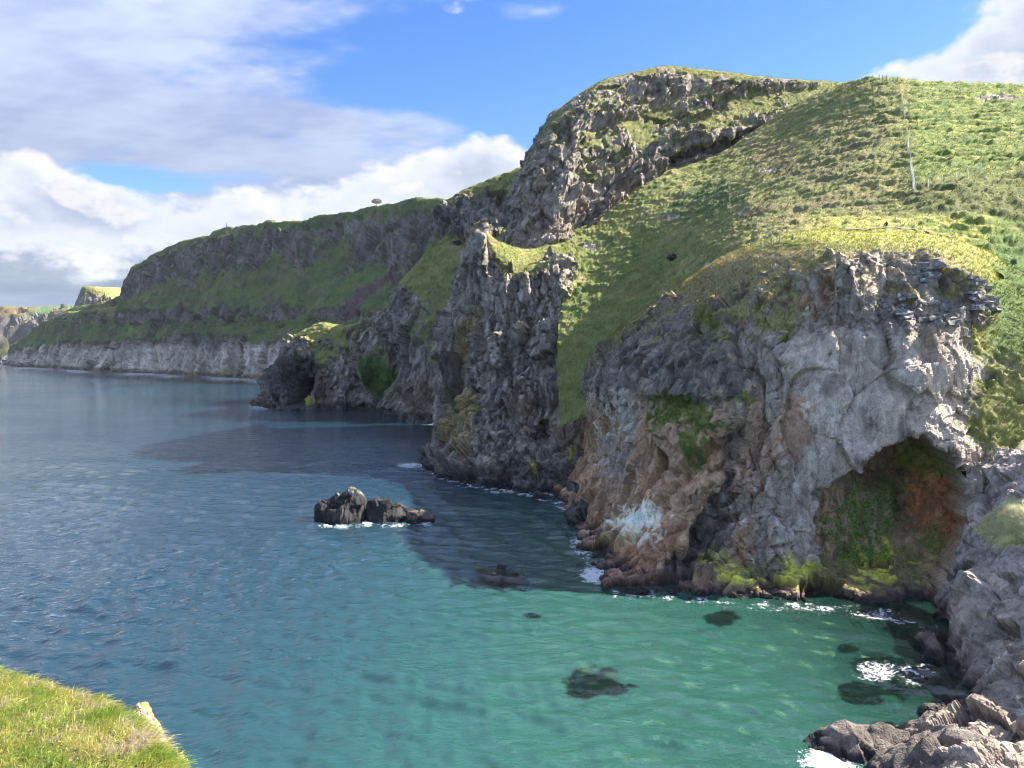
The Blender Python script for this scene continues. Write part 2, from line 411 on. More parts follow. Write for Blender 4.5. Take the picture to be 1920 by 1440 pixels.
BODY = {}
def build_body(name, rows, nu, nv, rockfn, colfn, mat, carve=None, edge=0.35, gdisp=0.35, flat=None, seed=0, terr=0.0, keepflat=True, ns=1.0, crest=None):
    B, G = loft(rows, nu, nv)
    U, V = proj(B)
    n = normals(B)
    extra = {}
    if carve is not None:
        B, extra = carve(B, n, U, V)
        n = normals(B)
    nz = fbm(B / (6.0 * ns), 4, seed + 3)
    nz2 = fbm(B / (1.5 * ns), 3, seed + 4)
    eu = np.linalg.norm(np.gradient(B, axis=1), axis=-1); ev = np.linalg.norm(np.gradient(B, axis=0), axis=-1)
    stretch = np.maximum(eu / np.median(eu), ev / np.median(ev)); damp = np.clip((1.9 / stretch) ** 1.5, 0.05, 1.0)
    g = sst(0.38, 0.62, G + edge * nz + edge * 0.7 * nz2)
    if 'rock' in extra: g = g * (1 - extra['rock'])
    rk, tone = rockfn(B, U, V)
    side = n.copy()
    if crest: rk = rk * (1 - 0.85 * sst(crest - 0.12, crest, np.linspace(0, 1, B.shape[0])))[:, None]
    D = B + side * (rk * (damp if carve is not None else 1.0) * (1 - g))[..., None]
    gd = gdisp * (fbm(B / np.array([4.0, 4.0, 2.0]), 4, seed + 21) + 0.35 * fbm(B / 0.9, 2, seed + 23) + 0.5 * np.abs(fbm(B / np.array([2.4, 2.4, 1.5]), 2, seed + 25)))
    if gdisp > 2: gd = gd + 9.0 * (ridged(B / np.array([75.0, 75.0, 420.0]), 3, seed + 41) - 0.4) * sst(1, 0.9, np.linspace(0, 1, B.shape[0]))[:, None]
    if terr:
        w = B[..., 2] / 1.9 + 1.6 * fbm(B / np.array([16.0, 16.0, 9.0]), 3, seed + 31)
        saw = w - np.floor(w)
        tm = sst(1560, 1700, U) * (1 - 0.6 * sst(330, 400, V)) if terr else 0
        gd = gd + terr * (0.25 + 0.75 * tm) * (np.minimum(saw / 0.72, (1 - saw) / 0.28) - 0.5) * sst(-0.3, 0.25, fbm(B / 11.0, 2, seed + 33))
    D = D + n * (gd * g)[..., None]
    n2 = normals(D)
    # ledges that came out flat carry turf
    flatm = sst(0.62, 0.8, n2[..., 2]) * sst(0.12, 0.3, G + 0.25 * nz)
    g2 = np.clip(np.maximum(g, flatm if keepflat else 0), 0, 1)
    if 'rock' in extra: g2 = g2 * (1 - extra['rock'])
    extra['tone'] = tone
    col, g2 = colfn(D, B, n2, U, V, g2, extra)
    col = np.clip(col * (1 + (tone - 1) * (1 - g2))[..., None] * (1 + (1 - g2)[..., None] * np.array([0.10, 0.02, -0.09])), 0.01, 0.95)
    o = mesh_grid(name, D, {'tint': col, 'grass': g2}, mat)
    gf = ((g2[:-1, :-1] > 0.5) | (stretch[:-1, :-1] > 2.4)).ravel(); o.data.polygons.foreach_set('use_smooth', gf)
    BODY[name] = dict(X=D, U=None, g=g2, n=n2, col=col, obj=o)
    pu, pv = proj(D); BODY[name]['U'] = pu; BODY[name]['V'] = pv
    return o
def pick(name, u, v):
    b = BODY[name]; d = (b['U'] - u) ** 2 + (b['V'] - v) ** 2
    d = d + np.where(b['n'][..., 1] > 0.3, 400, 0)
    k = np.unravel_index(np.argmin(d), d.shape)
    return Vector(b['X'][k]), Vector(b['n'][k])

def rows_of(spec, ext_down=6.0, back=None):
    """spec rows of (u, v, Y, g): the first row is the waterline; a skirt is added under the sea and, behind the top, a plateau"""
    rows = []
    for r in spec:
        rows.append([(*P(p[0], p[1], p[2]), p[3]) for p in r])
    return rows
def wl(u, v, g=0.0):
    w = W(u, v); return (u, v, w[1], g)
def skirt(rows, dz=-5.0, out=1.5):
    r0 = [(x, y - out, z + dz, g) for (x, y, z, g) in rows[0]]
    return [r0] + rows
def behind(rows, dy, dz, g=1.0):
    return rows + [[(x * (1 + dy / max(y, 1)), y + dy, z + dz, g) for (x, y, z, _) in rows[-1]]]

#@@STRUCTURE
# ------------------------------------------------------------------ structure: the near headland with its cave
def ROW(pts, Y, g):
    """helper: photo points, distances and turf share of one level line of a cliff"""
    return [(p[0], p[1], y, q) for p, y, q in zip(pts, Y, g)]
def WROW(pts, g=0.0): return [wl(p[0], p[1], g) for p in pts]

A = [WROW([(1040,918),(1066,950),(1098,1035),(1148,1106),(1250,1116),(1380,1120),(1500,1129),(1620,1146),(1700,1160),(1775,1168),(1860,1172),(2050,1180)]),
 ROW([(1058,905),(1082,925),(1125,1000),(1175,1060),(1262,1060),(1385,1062),(1500,1065),(1615,1070),(1700,1075),(1785,1080),(1870,1080),(2060,1080)],
     [166,148,121,103,98.5,98,96.5,95,94,92,91,89], [0]*12),
 ROW([(1080,865),(1110,890),(1155,950),(1210,975),(1290,965),(1390,960),(1500,960),(1605,965),(1700,965),(1795,965),(1880,965),(2070,965)],
     [169,149,125,109,103,101.5,99.5,98,97,96,95,93], [0]*12),
 ROW([(1100,810),(1140,850),(1178,865),(1240,868),(1315,862),(1395,858),(1500,850),(1600,850),(1700,850),(1800,850),(1890,850),(2070,850)],
     [171,148,124,112,107,104,101.5,100,99,98.5,98,96], [0,0,0,0,.05,0,0,0,0,.2,.45,.6]),
 ROW([(1085,750),(1125,762),(1180,770),(1255,770),(1330,765),(1400,755),(1500,745),(1600,740),(1705,735),(1800,735),(1890,745),(2070,760)],
     [173,150,126,114.5,110.5,106,103.5,102,101,102,102,99], [0.2,0,0,0.1,.1,0,0,0,0,.25,.6,.7]),
 ROW([(1100,680),(1136,672),(1190,672),(1265,665),(1340,650),(1410,640),(1505,625),(1605,615),(1710,605),(1810,620),(1900,650),(2070,690)],
     [176,154,131,121,115,110,107,105,104.5,106,106,103], [.4,.15,.08,.2,.28,.26,.18,.05,.0,.3,.8,.9]),
 ROW([(1130,645),(1160,622),(1215,592),(1290,562),(1350,540),(1425,515),(1515,492),(1615,482),(1720,490),(1820,545),(1905,590),(2070,640)],
     [182,160,142,131,124,118,114,111.5,110.5,110,110,108], [.8,.5,.45,.48,.6,.62,.62,.5,.32,.25,1,1]),
 ROW([(1150,625),(1180,598),(1240,565),(1310,515),(1365,488),(1440,463),(1530,447),(1640,455),(1740,468),(1835,500),(1915,540),(2070,580)],
     [186,165,150,138,131,125,120,116.5,115,115,116,114], [1]*12),
 ROW([(1170,610),(1205,580),(1265,545),(1330,500),(1385,472),(1450,447),(1540,434),(1645,436),(1750,440),(1845,470),(1925,515),(2080,550)],
     [192,172,157,146,138,131,127,124,122,120,120,118], [1]*12)]
A = skirt(rows_of(A))
A = behind(A, 14, -5)
CAVE = [(1512,1190),(1516,1080),(1522,1000),(1534,940),(1570,900),(1612,866),(1660,834),(1704,814),(1744,822),(1782,848),(1808,895),(1820,950),(1838,1000),(1814,1060),(1794,1120),(1794,1200)]
def carve_A(B, n, U, V):
    B = B.copy()
    w = 9 * fbm(B / 3.0, 4, 71); w2 = 15 * fbm(B / 2.2, 3, 72)
    sd = polysd(U + w + w2, V + w - w2, CAVE)
    ins = sst(0, 9, sd)
    dep = ins * (3.4 + 6.0 * sst(1540, 1760, U)) * (0.75 + 0.25 * sst(0, 120, sd))
    dep += ins * 3.5 * sst(0, 0.5, ell(U, V, 1748, 965, 56, 74))
    dep += ins * 6.0 * sst(0, 0.6, ell(U, V, 1715, 885, 120, 60, -20)) + ins * 1.2 * ridged(B / np.array([1.6, 1.6, 8.0]), 3, 73)
    dep += 2.5 * sst(0, 0.6, ell(U, V, 1540, 928, 26, 16))
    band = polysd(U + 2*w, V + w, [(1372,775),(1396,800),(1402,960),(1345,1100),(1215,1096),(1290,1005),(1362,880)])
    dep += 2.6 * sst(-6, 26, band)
    ov = sst(738, 758, V + w) * (1 - sst(840, 930, V)) * sst(1150, 1200, U) * (1 - sst(1350, 1392, U))
    dep += 2.6 * ov
    # slanting strata grooves over the smooth wall
    B[..., 1] += dep; B[..., 0] += dep * 0.25 * sst(1525, 1700, U)
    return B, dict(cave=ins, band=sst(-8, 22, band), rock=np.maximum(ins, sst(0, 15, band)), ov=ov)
def rock_A(B, U, V):
    smooth = sst(1440, 1520, U) * sst(590, 640, V) * (1 - sst(1650, 1850, U) * 0.3)
    d1, t1 = blocks(B, [(6.5, 2.1, 0.62)], 2, tilt=0.55, warp=0.5, crack=0.035)
    d2, t2 = blocks(B, [(2.3, 2.0, 1.0), (0.9, 1.5, 1.1)], 3)
    k = 1 - 0.76 * smooth
    c1 = ridged(B / np.array([3.2, 3.2, 20.0]), 3, 14)
    d = 1.2 * fbm(B / 10.0, 3, 1) + d1 + d2 * k + 0.12 * fbm(B / 0.6, 3, 5) + 0.5 * smooth * c1
    return d, 1 + (t1 * t2 - 1) * (0.55 + 0.45 * k)
def col_A(D, B, n, U, V, g, ex):
    st = fbm(D / np.array([1.3, 1.3, 9.0]), 4, 41); m1 = fbm(D / 7.0, 4, 42); m2 = fbm(D / 1.4, 4, 43); wob = 14 * m1
    U2, V2 = U + wob + 60 * (ex['tone'] - 1), V + 10 * m2 + 50 * (ex['tone'] - 1)
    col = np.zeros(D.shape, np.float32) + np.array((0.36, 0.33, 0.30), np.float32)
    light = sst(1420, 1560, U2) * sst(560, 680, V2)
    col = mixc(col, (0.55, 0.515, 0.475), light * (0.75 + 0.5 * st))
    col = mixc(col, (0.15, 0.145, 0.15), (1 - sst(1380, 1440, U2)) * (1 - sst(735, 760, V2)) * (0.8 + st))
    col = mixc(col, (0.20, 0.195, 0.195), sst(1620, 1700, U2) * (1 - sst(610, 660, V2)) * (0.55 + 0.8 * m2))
    col = mixc(col, (0.58, 0.55, 0.52), sst(0.05, 0.5, st + 0.3 * m2) * 0.55 * sst(1400, 1500, U2))
    col = mixc(col, (0.17, 0.155, 0.145), sst(0.12, 0.42, fbm(D / np.array([2.6, 2.6, 6.0]), 4, 44) - 0.2 * st) * 0.75)
    col = mixc(col, (0.40, 0.33, 0.275), sst(0.0, 0.4, fbm(D / np.array([4.0, 4.0, 5.0]), 4, 45)) * 0.6)
    col = mixc(col, (0.66, 0.64, 0.62), sst(0.2, 0.5, fbm(D / np.array([0.8, 0.8, 6.5]), 4, 46)) * 0.55 * sst(1400, 1480, U2))
    col = mixc(col, (0.13, 0.125, 0.12), sst(0.25, 0.5, fbm(D / np.array([0.7, 0.7, 7.5]), 4, 47)) * 0.6)
    # grey-white streaked strip and brown tuff on the left, under the dark basalt
    low = sst(745, 800, V2) * (1 - sst(1385, 1410, U2))
    col = mixc(col, BROWN, low * (1.0 + 0.4 * m1))
    col = mixc(col, (0.48, 0.48, 0.48), sst(0.0, 0.5, ell(U2, V2, 1166, 830, 34, 110, 8)) * (0.7 + st))
    col = mixc(col, (0.33, 0.20, 0.125), sst(0.0, 0.6, ell(U2, V2, 1215, 1040, 130, 60, -25)) * 0.75)
    for (u, v, a, b, r) in ((1490, 790, 40, 46, 20), (1475, 838, 58, 22, -35), (1425, 880, 22, 66, 15), (1412, 780, 24, 70, 0), (1508, 775, 22, 34, 0)):
        col = mixc(col, (0.44, 0.315, 0.24), sst(0.0, 0.35, ell(U2, V2, u, v, a, b, r) + 0.18 * m2) * 0.85)
    for (u, v, a, b, r) in ((1452, 540, 12, 40, 20), (1545, 530, 14, 60, -5), (1500, 560, 40, 30, 0), (1395, 590, 26, 30, 0)):
        col = mixc(col, (0.32, 0.21, 0.14), sst(0.0, 0.5, ell(U2, V2, u, v, a, b, r) + 0.2 * m2) * 0.9)
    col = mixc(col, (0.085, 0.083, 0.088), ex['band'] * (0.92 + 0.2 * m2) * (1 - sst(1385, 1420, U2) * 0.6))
    lowg = sst(1330, 1400, U2) * sst(900, 960, V2) * (1 - sst(1500, 1530, U2))
    col = mixc(col, (0.50, 0.49, 0.49), lowg * sst(-0.1, 0.35, st) * 0.8)
    # cave walls
    cv = ex['cave']
    cc = np.zeros(D.shape, np.float32) + np.array((0.50, 0.36, 0.25), np.float32)
    cc = mixc(cc, (0.33, 0.26, 0.20), sst(-0.1, 0.4, m1 + 0.4 * st))
    cst = fbm(D / np.array([0.9, 0.9, 8.0]), 4, 48)
    cc = mixc(cc, (0.15, 0.125, 0.10), sst(0.05, 0.35, cst) * 0.75)
    cc = mixc(cc, (0.20, 0.26, 0.07), sst(0.0, 0.35, -cst + 0.4 * m1) * 0.6)
    cc = mixc(cc, (0.66, 0.32, 0.16), sst(0, 0.5, ell(U2, V2, 1795, 970, 50, 120)) * 0.9)
    cc = mixc(cc, (0.42, 0.24, 0.17), sst(0, 0.5, ell(U2, V2, 1730, 850, 70, 30)) * 0.8)
    cc = mixc(cc, (0.45, 0.40, 0.34), sst(0, 0.5, ell(U2, V2, 1665, 1010, 16, 60)) * 0.7)
    cc = mixc(cc, (0.38, 0.45, 0.11), sst(0, 0.35, ell(U2, V2, 1765, 880, 55, 38, 20) + 0.15 * m2) * 0.9)
    cc = mixc(cc, (0.42, 0.34, 0.26), sst(0, 0.4, ell(U2, V2, 1690, 1065, 110, 18, -12)) * 0.7)
    col = col + (cc - col) * cv[..., None]
    # guano, bright weed and the tide line
    wp = sst(0.0, 0.4, ell(U2, V2, 1200, 985, 62, 42, -18) + 0.35 * st) * sst(938, 960, V2 + 25 * st)
    drip = sst(0.18, 0.5, st) * sst(0, 0.5, ell(U2, V2, 1205, 945, 60, 55))
    col = mixc(col, (0.95, 0.90, 0.78), np.clip(np.maximum(wp * 1.3, drip * 0.9), 0, 1))
    col = mixc(col, (0.42, 0.36, 0.17), sst(0.0, 0.4, ell(U2, V2, 1160, 1015, 40, 26, -30) + 0.2 * m2) * 0.7)
    alg = sst(1325, 1360, U2) * (1 - sst(1750, 1790, U2)) * sst(1035, 1080, V2 + 60 * st) * (1 - sst(1128, 1150, V2 - 0.08 * (U - 1400)))
    patch = sst(-0.12, 0.3, fbm(D / np.array([1.8, 1.8, 3.0]), 3, 51) + 0.25 * np.sin(U / 26.0) - 0.02)
    col = mixc(col, (0.15, 0.165, 0.06), alg * 0.8)
    col = mixc(col, (0.66, 0.72, 0.12), alg * patch)
    col = mixc(col, (0.80, 0.80, 0.62), alg * sst(0.3, 0.55, st) * sst(0, 0.3, ell(U2, V2, 1400, 1060, 90, 60)) * 0.8)
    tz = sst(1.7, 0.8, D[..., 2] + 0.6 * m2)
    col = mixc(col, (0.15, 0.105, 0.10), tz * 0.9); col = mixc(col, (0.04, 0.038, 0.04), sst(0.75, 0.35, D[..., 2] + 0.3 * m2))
    # white lichen flecks on exposed ribs near the brow
    fl = sst(0.36, 0.5, fbm(D / 0.7, 3, 61) + 0.15 * m1) * (1 - sst(560, 680, V))
    col = mixc(col, (0.62, 0.62, 0.58), fl * 0.9)
    # turf: the brow, the hanging ledge, patches
    extra = np.zeros(U.shape)
    for (u, v, a, b, r) in ((1285, 768, 78, 26, 8), (1315, 830, 24, 62, 10), (1250, 790, 40, 18, -20), (1330, 795, 30, 24, 0), (1325, 592, 24, 36, 0), (1460, 600, 40, 36, -40), (1375, 640, 30, 14, 0),
                            (1395, 745, 16, 16, 0), (1700, 545, 26, 16, 0), (1780, 540, 30, 16, 0), (1850, 640, 60, 40, 0), (1880, 730, 60, 40, 0), (1845, 800, 50, 26, 30), (1905, 800, 40, 60, 0)):
        extra = np.maximum(extra, sst(-0.02, 0.25, ell(U2, V2, u, v, a, b, r) + 0.35 * m2))
    g = np.maximum(g, extra * (1 - cv))
    g = g * (1 - sst(0.3, 0.1, D[..., 2] / 20)) 
    gc = grass_colour(D, U, V, 81, dry=0.10)
    hang = sst(455, 480, V) * (1 - sst(560, 620, V)) * (1 - sst(1780, 1840, U))
    gc = mixc(gc, (0.34, 0.27, 0.14), hang * sst(-0.3, 0.3, m2 + 0.2 + 0.5 * m1) * 0.75)
    gc = mixc(gc, (0.10, 0.17, 0.03), sst(0, 0.4, ell(U, V, 1290, 790, 100, 100)) * sst(-0.2, 0.3, m2) * 0.8)
    gc = mixc(gc, (0.085, 0.15, 0.035), sst(1830, 1880, U) * (1 - sst(640, 700, V)) * 0.8)  # shadow on the right-hand slope, painted into the turf colour
    gc = mixc(gc, (0.48, 0.46, 0.12), sst(470, 445, V - 0.55 * np.maximum(0, U - 1740)) * sst(1330, 1400, U) * (1 - sst(1850, 1900, U)) * sst(-0.5, 0.2, m2) * 0.8)  # sunlight along the bench, painted as yellower turf
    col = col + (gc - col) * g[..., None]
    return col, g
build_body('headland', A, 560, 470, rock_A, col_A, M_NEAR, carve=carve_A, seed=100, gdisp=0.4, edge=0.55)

# ------------------------------------------------------------------ grassy hillside behind the headland
Bs = [ROW([(1050,800),(1120,770),(1200,690),(1330,535),(1430,475),(1530,452),(1640,448),(1760,455),(1850,500),(1930,560),(2080,640)],
          [164,162,158,141,131,126.5,123.5,121,117,114,110], [1]*11),
      ROW([(1048,730),(1115,700),(1200,620),(1330,480),(1430,432),(1530,422),(1640,415),(1760,425),(1850,450),(1930,500),(2080,570)],
          [172,171,167,152,142,136,132,128,124,121,117], [1]*11),
      ROW([(1045,640),(1110,600),(1200,540),(1320,450),(1430,400),(1540,390),(1650,375),(1760,352),(1850,360),(1930,385),(2080,420)],
          [184,186,186,174,159,149,143,140,136,132,128], [1]*11),
      ROW([(1055,560),(1120,520),(1220,450),(1330,385),(1440,335),(1550,308),(1660,300),(1770,285),(1860,275),(1940,270),(2080,280)],
          [200,204,206,200,190,174,163,160,158,155,150], [1]*11),
      ROW([(1040,490),(1110,445),(1205,370),(1330,325),(1450,265),(1560,225),(1660,215),(1770,215),(1860,215),(1940,215),(2080,220)],
          [214,224,233,234,233,212,193,187,184,181,176], [1]*11),
      ROW([(1000,470),(1085,415),(1195,330),(1345,290),(1475,205),(1560,165),(1645,146),(1755,156),(1860,160),(1940,163),(2080,170)],
          [220,238,250,254,258,250,228,217,212,208,204], [1]*11)]
Bs = behind(behind(rows_of(Bs), 14, 0.5), 60, -6)
def rock_B(B, U, V):
    d, t = blocks(B, [(1.8, 1.0, 1.6)], 203)
    return 0.6 * d - 0.05, t
def carve_B(B, n, U, V):
    m = np.zeros(U.shape); w = fbm(B / 1.6, 3, 205)
    for (u, v, a, b, r) in ((1392, 398, 14, 4, -12), (1258, 408, 18, 5, -10), (1105, 462, 22, 6, 8), (1440, 320, 18, 4, -5), (1320, 505, 5, 18, 35), (1870, 183, 44, 6, 0), (1110, 735, 18, 16, 0)):
        m = np.maximum(m, sst(0.0, 0.2, ell(U, V, u, v, a, b, r) + 0.55 * w))
    return B, dict(rock=m)
def col_B(D, B, n, U, V, g, ex):
    m1 = fbm(D / 9.0, 4, 211); m2 = fbm(D / np.array([2.4, 2.4, 1.4]), 4, 212)
    col = grass_colour(D, U, V, 213, dry=0.02)
    m3 = fbm(D / np.array([5.0, 5.0, 3.0]), 4, 214)
    col = mixc(col, (0.30, 0.26, 0.12), sst(0.05, 0.45, m3) * 0.7)
    col = mixc(col, (0.085, 0.12, 0.045), sst(0.1, 0.45, -m3 + 0.3 * m2) * 0.75)
    # shrubby, brackeny belt running up the left flank and turf on the right with sunlight put into its colour
    brk = sst(1330, 1480, U + 60 * m1) * (1 - sst(1620, 1700, U)) * sst(190, 260, V)
    col = mixc(col, (0.19, 0.165, 0.085), brk * sst(-0.35, 0.35, m2 + m1) * 0.75)
    col = mixc(col, BRACK, brk * sst(0.1, 0.5, m1 - 0.3 * m2) * 0.55)
    col = mixc(col, FERN, sst(0.05, 0.4, ell(U, V, 1290, 560, 260, 26, -33) + 0.3 * m2) * 0.85)
    col = mixc(col, FERN, sst(0.0, 0.4, ell(U, V, 1320, 380, 90, 40, -20) + 0.4 * m2) * 0.7)
    col = mixc(col, (0.105, 0.165, 0.035), sst(0.0, 0.5, ell(U, V, 1150, 560, 130, 200, 20)) * sst(-0.5, 0.3, m2) * 0.55)
    col = mixc(col, (0.125, 0.19, 0.035), sst(1690, 1730, U) * sst(-0.5, 0.4, -m2 + 0.4) * 0.7)
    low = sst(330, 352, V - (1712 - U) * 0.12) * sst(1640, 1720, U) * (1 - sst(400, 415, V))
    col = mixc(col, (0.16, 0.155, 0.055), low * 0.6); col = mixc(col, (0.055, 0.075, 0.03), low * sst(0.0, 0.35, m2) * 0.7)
    col = mixc(col, (0.50, 0.48, 0.12), sst(395, 415, V) * sst(1480, 1560, U) * (1 - sst(1830, 1880, U)) * sst(-0.4, 0.2, m1 + m2) * 0.75)  # sunlit bench: the brightness is put into the grass colour
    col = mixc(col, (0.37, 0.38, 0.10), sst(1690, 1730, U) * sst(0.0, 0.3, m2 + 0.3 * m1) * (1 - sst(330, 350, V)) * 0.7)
    col = mixc(col, (0.11, 0.18, 0.05), sst(1810, 1870, U - 0.5 * (V - 480)) * sst(430, 470, V) * 0.8)  # hill shadow with its slanting edge, painted as darker grass
    col = mixc(col, mixc(np.zeros(D.shape, np.float32) + np.array((0.24, 0.22, 0.20), np.float32), (0.5, 0.49, 0.45), sst(0.0, 0.3, m2)), 1 - g)
    return col, g
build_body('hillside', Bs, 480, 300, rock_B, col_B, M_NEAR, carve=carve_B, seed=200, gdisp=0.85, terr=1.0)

# ------------------------------------------------------------------ the crag above
Cs = [ROW([(930,500),(985,474),(1040,470),(1100,430),(1145,395),(1190,355),(1265,345),(1345,335),(1415,295),(1475,255),(1535,215),(1610,221)],
          [252,224,222,228,234,239,243,246,250,254,260,274], [0,0,0,0,0,0,0,0,0,0,0.6,1]),
      ROW([(950,440),(990,420),(1045,410),(1105,385),(1150,355),(1200,318),(1270,300),(1350,280),(1420,255),(1480,232),(1540,205),(1615,211)],
          [254,229,227,232,237,242,244,248,252,257,263,277], [0,0,0,0.05,0,0,0,0,0,0,0.8,1]),
      ROW([(965,370),(998,350),(1050,345),(1110,330),(1160,308),(1210,285),(1280,265),(1350,248),(1420,226),(1485,205),(1545,190),(1620,196)],
          [256,234,232,236,241,246,249,253,257,262,267,281], [.2,.2,.2,.35,.42,.42,.46,.4,.32,.45,.9,1]),
      ROW([(980,320),(1006,290),(1060,275),(1120,262),(1170,250),(1220,240),(1290,225),(1360,215),(1430,200),(1490,188),(1548,178),(1623,184)],
          [258,239,238,243,248,253,256,260,264,268,272,286], [.25,.35,.3,.42,.45,.5,.6,.65,.7,.8,1,1]),
      ROW([(1000,270),(1025,240),(1080,215),(1135,205),(1180,198),(1230,195),(1300,188),(1370,185),(1440,178),(1495,172),(1550,168),(1625,174)],
          [262,246,245,249,253,257,260,264,268,272,276,290], [.3,.45,.45,.4,.35,.35,.45,.6,.7,.7,1,1]),
      ROW([(1025,235),(1060,200),(1110,172),(1155,158),(1195,152),(1240,146),(1310,150),(1375,155),(1445,158),(1500,158),(1555,158),(1630,164)],
          [268,254,252,255,258,261,264,267,270,274,278,292], [0.3,0.35,0.3,0.3,0.25,0.2,0.35,0.4,0.15,0.15,1,1]),
      ROW([(1050,205),(1085,178),(1125,153),(1165,141),(1205,133),(1245,125),(1315,131),(1380,138),(1448,146),(1500,149),(1560,153),(1635,159)],
          [276,260,258,260,262,264,267,270,273,277,281,295], [0.7,0.7,0.7,0.6,0.8,0.8,1,1,0.9,0.9,1,1])]
Cs = behind(behind(rows_of(Cs), 12, 0.0), 60, -8)
def carve_C(B, n, U, V):
    B = B.copy(); w = 5 * fbm(B / 5.0, 3, 301)
    dep = 5.0 * sst(-2, 10, polysd(U + w, V + w, [(1245,335),(1250,290),(1330,262),(1430,235),(1475,222),(1470,252),(1400,300),(1340,335)]))
    dep += 4.5 * sst(-2, 8, polysd(U + w, V + w, [(1462,204),(1528,202),(1522,222),(1490,236),(1466,228)]))
    dep += 3.0 * sst(0, 0.6, ell(U, V, 1190, 380, 30, 22))
    B[..., 1] += dep
    return B, dict(rock=sst(1.5, 3, dep), dep=dep)
def rock_C(B, U, V):
    w = (B[..., 2] - 0.30 * B[..., 0]) / 7.5 + 0.5 * fbm(B / 14.0, 3, 315)
    saw = w - np.floor(w)
    q = np.stack([B[..., 0], B[..., 1], B[..., 2] - 0.30 * B[..., 0]], -1)
    d, t = blocks(q, [(9.0, 0.7, 0.8), (3.2, 1.1, 1.0), (1.3, 1.1, 1.0)], 313)
    return 1.8 * fbm(B / 16.0, 3, 311) + d + 3.4 * (saw ** 0.6 - 0.6) * sst(1040, 1160, U) + 0.2 * fbm(B / 1.0, 3, 316), t
def rock_colour(D, seed, light=GREY, dark=(0.12, 0.118, 0.122), lich=0.5, vs=4.0):
    st = fbm(D / np.array([2.0, 2.0, 2.0 * vs]), 4, seed); m1 = fbm(D / 11.0, 4, seed + 1); m2 = fbm(D / 1.8, 4, seed + 2)
    col = np.zeros(D.shape, np.float32) + np.array(light, np.float32)
    col = mixc(col, dark, sst(-0.25, 0.35, st + 0.5 * m1))
    col = mixc(col, BROWN, sst(0.1, 0.6, m1 + 0.3 * m2) * 0.5)
    col = mixc(col, LICH, sst(0.22, 0.5, m2 + 0.3 * st - 0.1) * lich)
    return col, st, m1, m2
def col_C(D, B, n, U, V, g, ex):
    col, st, m1, m2 = rock_colour(D, 321, light=(0.33, 0.305, 0.285), dark=(0.15, 0.14, 0.135), lich=0.7)
    col = mixc(col, (0.10, 0.085, 0.085), sst(0.5, 3, ex['dep']) * 0.55)  # carved overhangs get their shade darkened into the rock colour
    gc = grass_colour(D, U, V, 331, dry=0.05, lush=0.05)
    gc = mixc(gc, (0.13, 0.125, 0.06), sst(-0.3, 0.3, m2) * 0.4)
    gc = mixc(gc, (0.24, 0.22, 0.06), sst(160, 140, V) * 0.5)
    return col + (gc - col) * g[..., None], g
build_body('crag', Cs, 400, 280, rock_C, col_C, M_MID, carve=carve_C, seed=300, gdisp=0.5, edge=0.6, ns=1.6, crest=0.50)

# ------------------------------------------------------------------ the buttress with the pinnacle
Ds = [WROW([(846,796),(797,868),(815,886),(870,905),(950,916),(1010,926),(1064,950),(1110,1010)]),
      ROW([(840,780),(815,850),(832,860),(885,875),(955,885),(1020,892),(1075,910),(1125,950)], [300,212,192,179,172,166,158,150], [0]*8),
      ROW([(838,745),(832,790),(850,800),(900,805),(962,810),(1035,820),(1092,825),(1145,835)], [275,212,199,191,186,180,173,168], [0,0,0,0,0,0,.02,.1]),
      ROW([(838,700),(836,715),(862,712),(920,705),(990,705),(1045,720),(1080,750),(1135,760)], [262,214,204,198,193,188,177,172], [0,0,0,0,0,.1,.45,.8]),
      ROW([(845,610),(845,610),(872,605),(930,602),(1000,605),(1038,615),(1072,640),(1130,640)], [255,216,208,202,199,195,189,186], [0,0,0,.05,.15,.3,1,1]),
      ROW([(862,525),(866,525),(884,515),(940,518),(1010,515),(1060,515),(1092,545),(1130,560)], [250,217,210,205,204,204,203,198], [.1,.05,.05,.25,.3,.2,1,1]),
      ROW([(880,478),(884,468),(902,445),(936,470),(985,485),(1055,482),(1095,470),(1145,450)], [246,218,209,209,211,213,220,222], [.3,.3,.2,1,.9,.35,1,1]),
      ROW([(890,458),(892,446),(908,430),(933,452),(985,468),(1050,466),(1092,448),(1145,420)], [246,222,212,213,217,220,226,230], [.6,.5,.3,1,1,1,1,1])]
Ds = behind(skirt(rows_of(Ds)), 26, -16)
def carve_D(B, n, U, V):
    B = B.copy()
    dep = 7 * sst(0, 0.7, ell(U, V, 1022, 815, 26, 34, 20)) + 2.5 * sst(0, 0.8, ell(U, V, 990, 870, 90, 40, -10))
    dep += 3.0 * sst(0, 0.5, ell(U, V, 985, 640, 16, 50, 12)) + 4.5 * sst(0.0, 0.5, ell(U, V, 862, 690, 26, 90, 4))
    B[..., 1] += dep
    return B, dict(dep=dep)
def rock_D(B, U, V):
    d, t = blocks(B, [(5.0, 4.5, 1.0), (1.9, 4.5, 1.1), (0.95, 2.0, 1.0)], 403, warp=0.22)
    cr = fbm(B / np.array([5.0, 5.0, 30.0]), 2, 406)
    return 1.8 * fbm(B / 12.0, 3, 401) + d + 0.2 * fbm(B / 0.8, 3, 405) - 1.5 * np.exp(-(cr / 0.02) ** 2), t
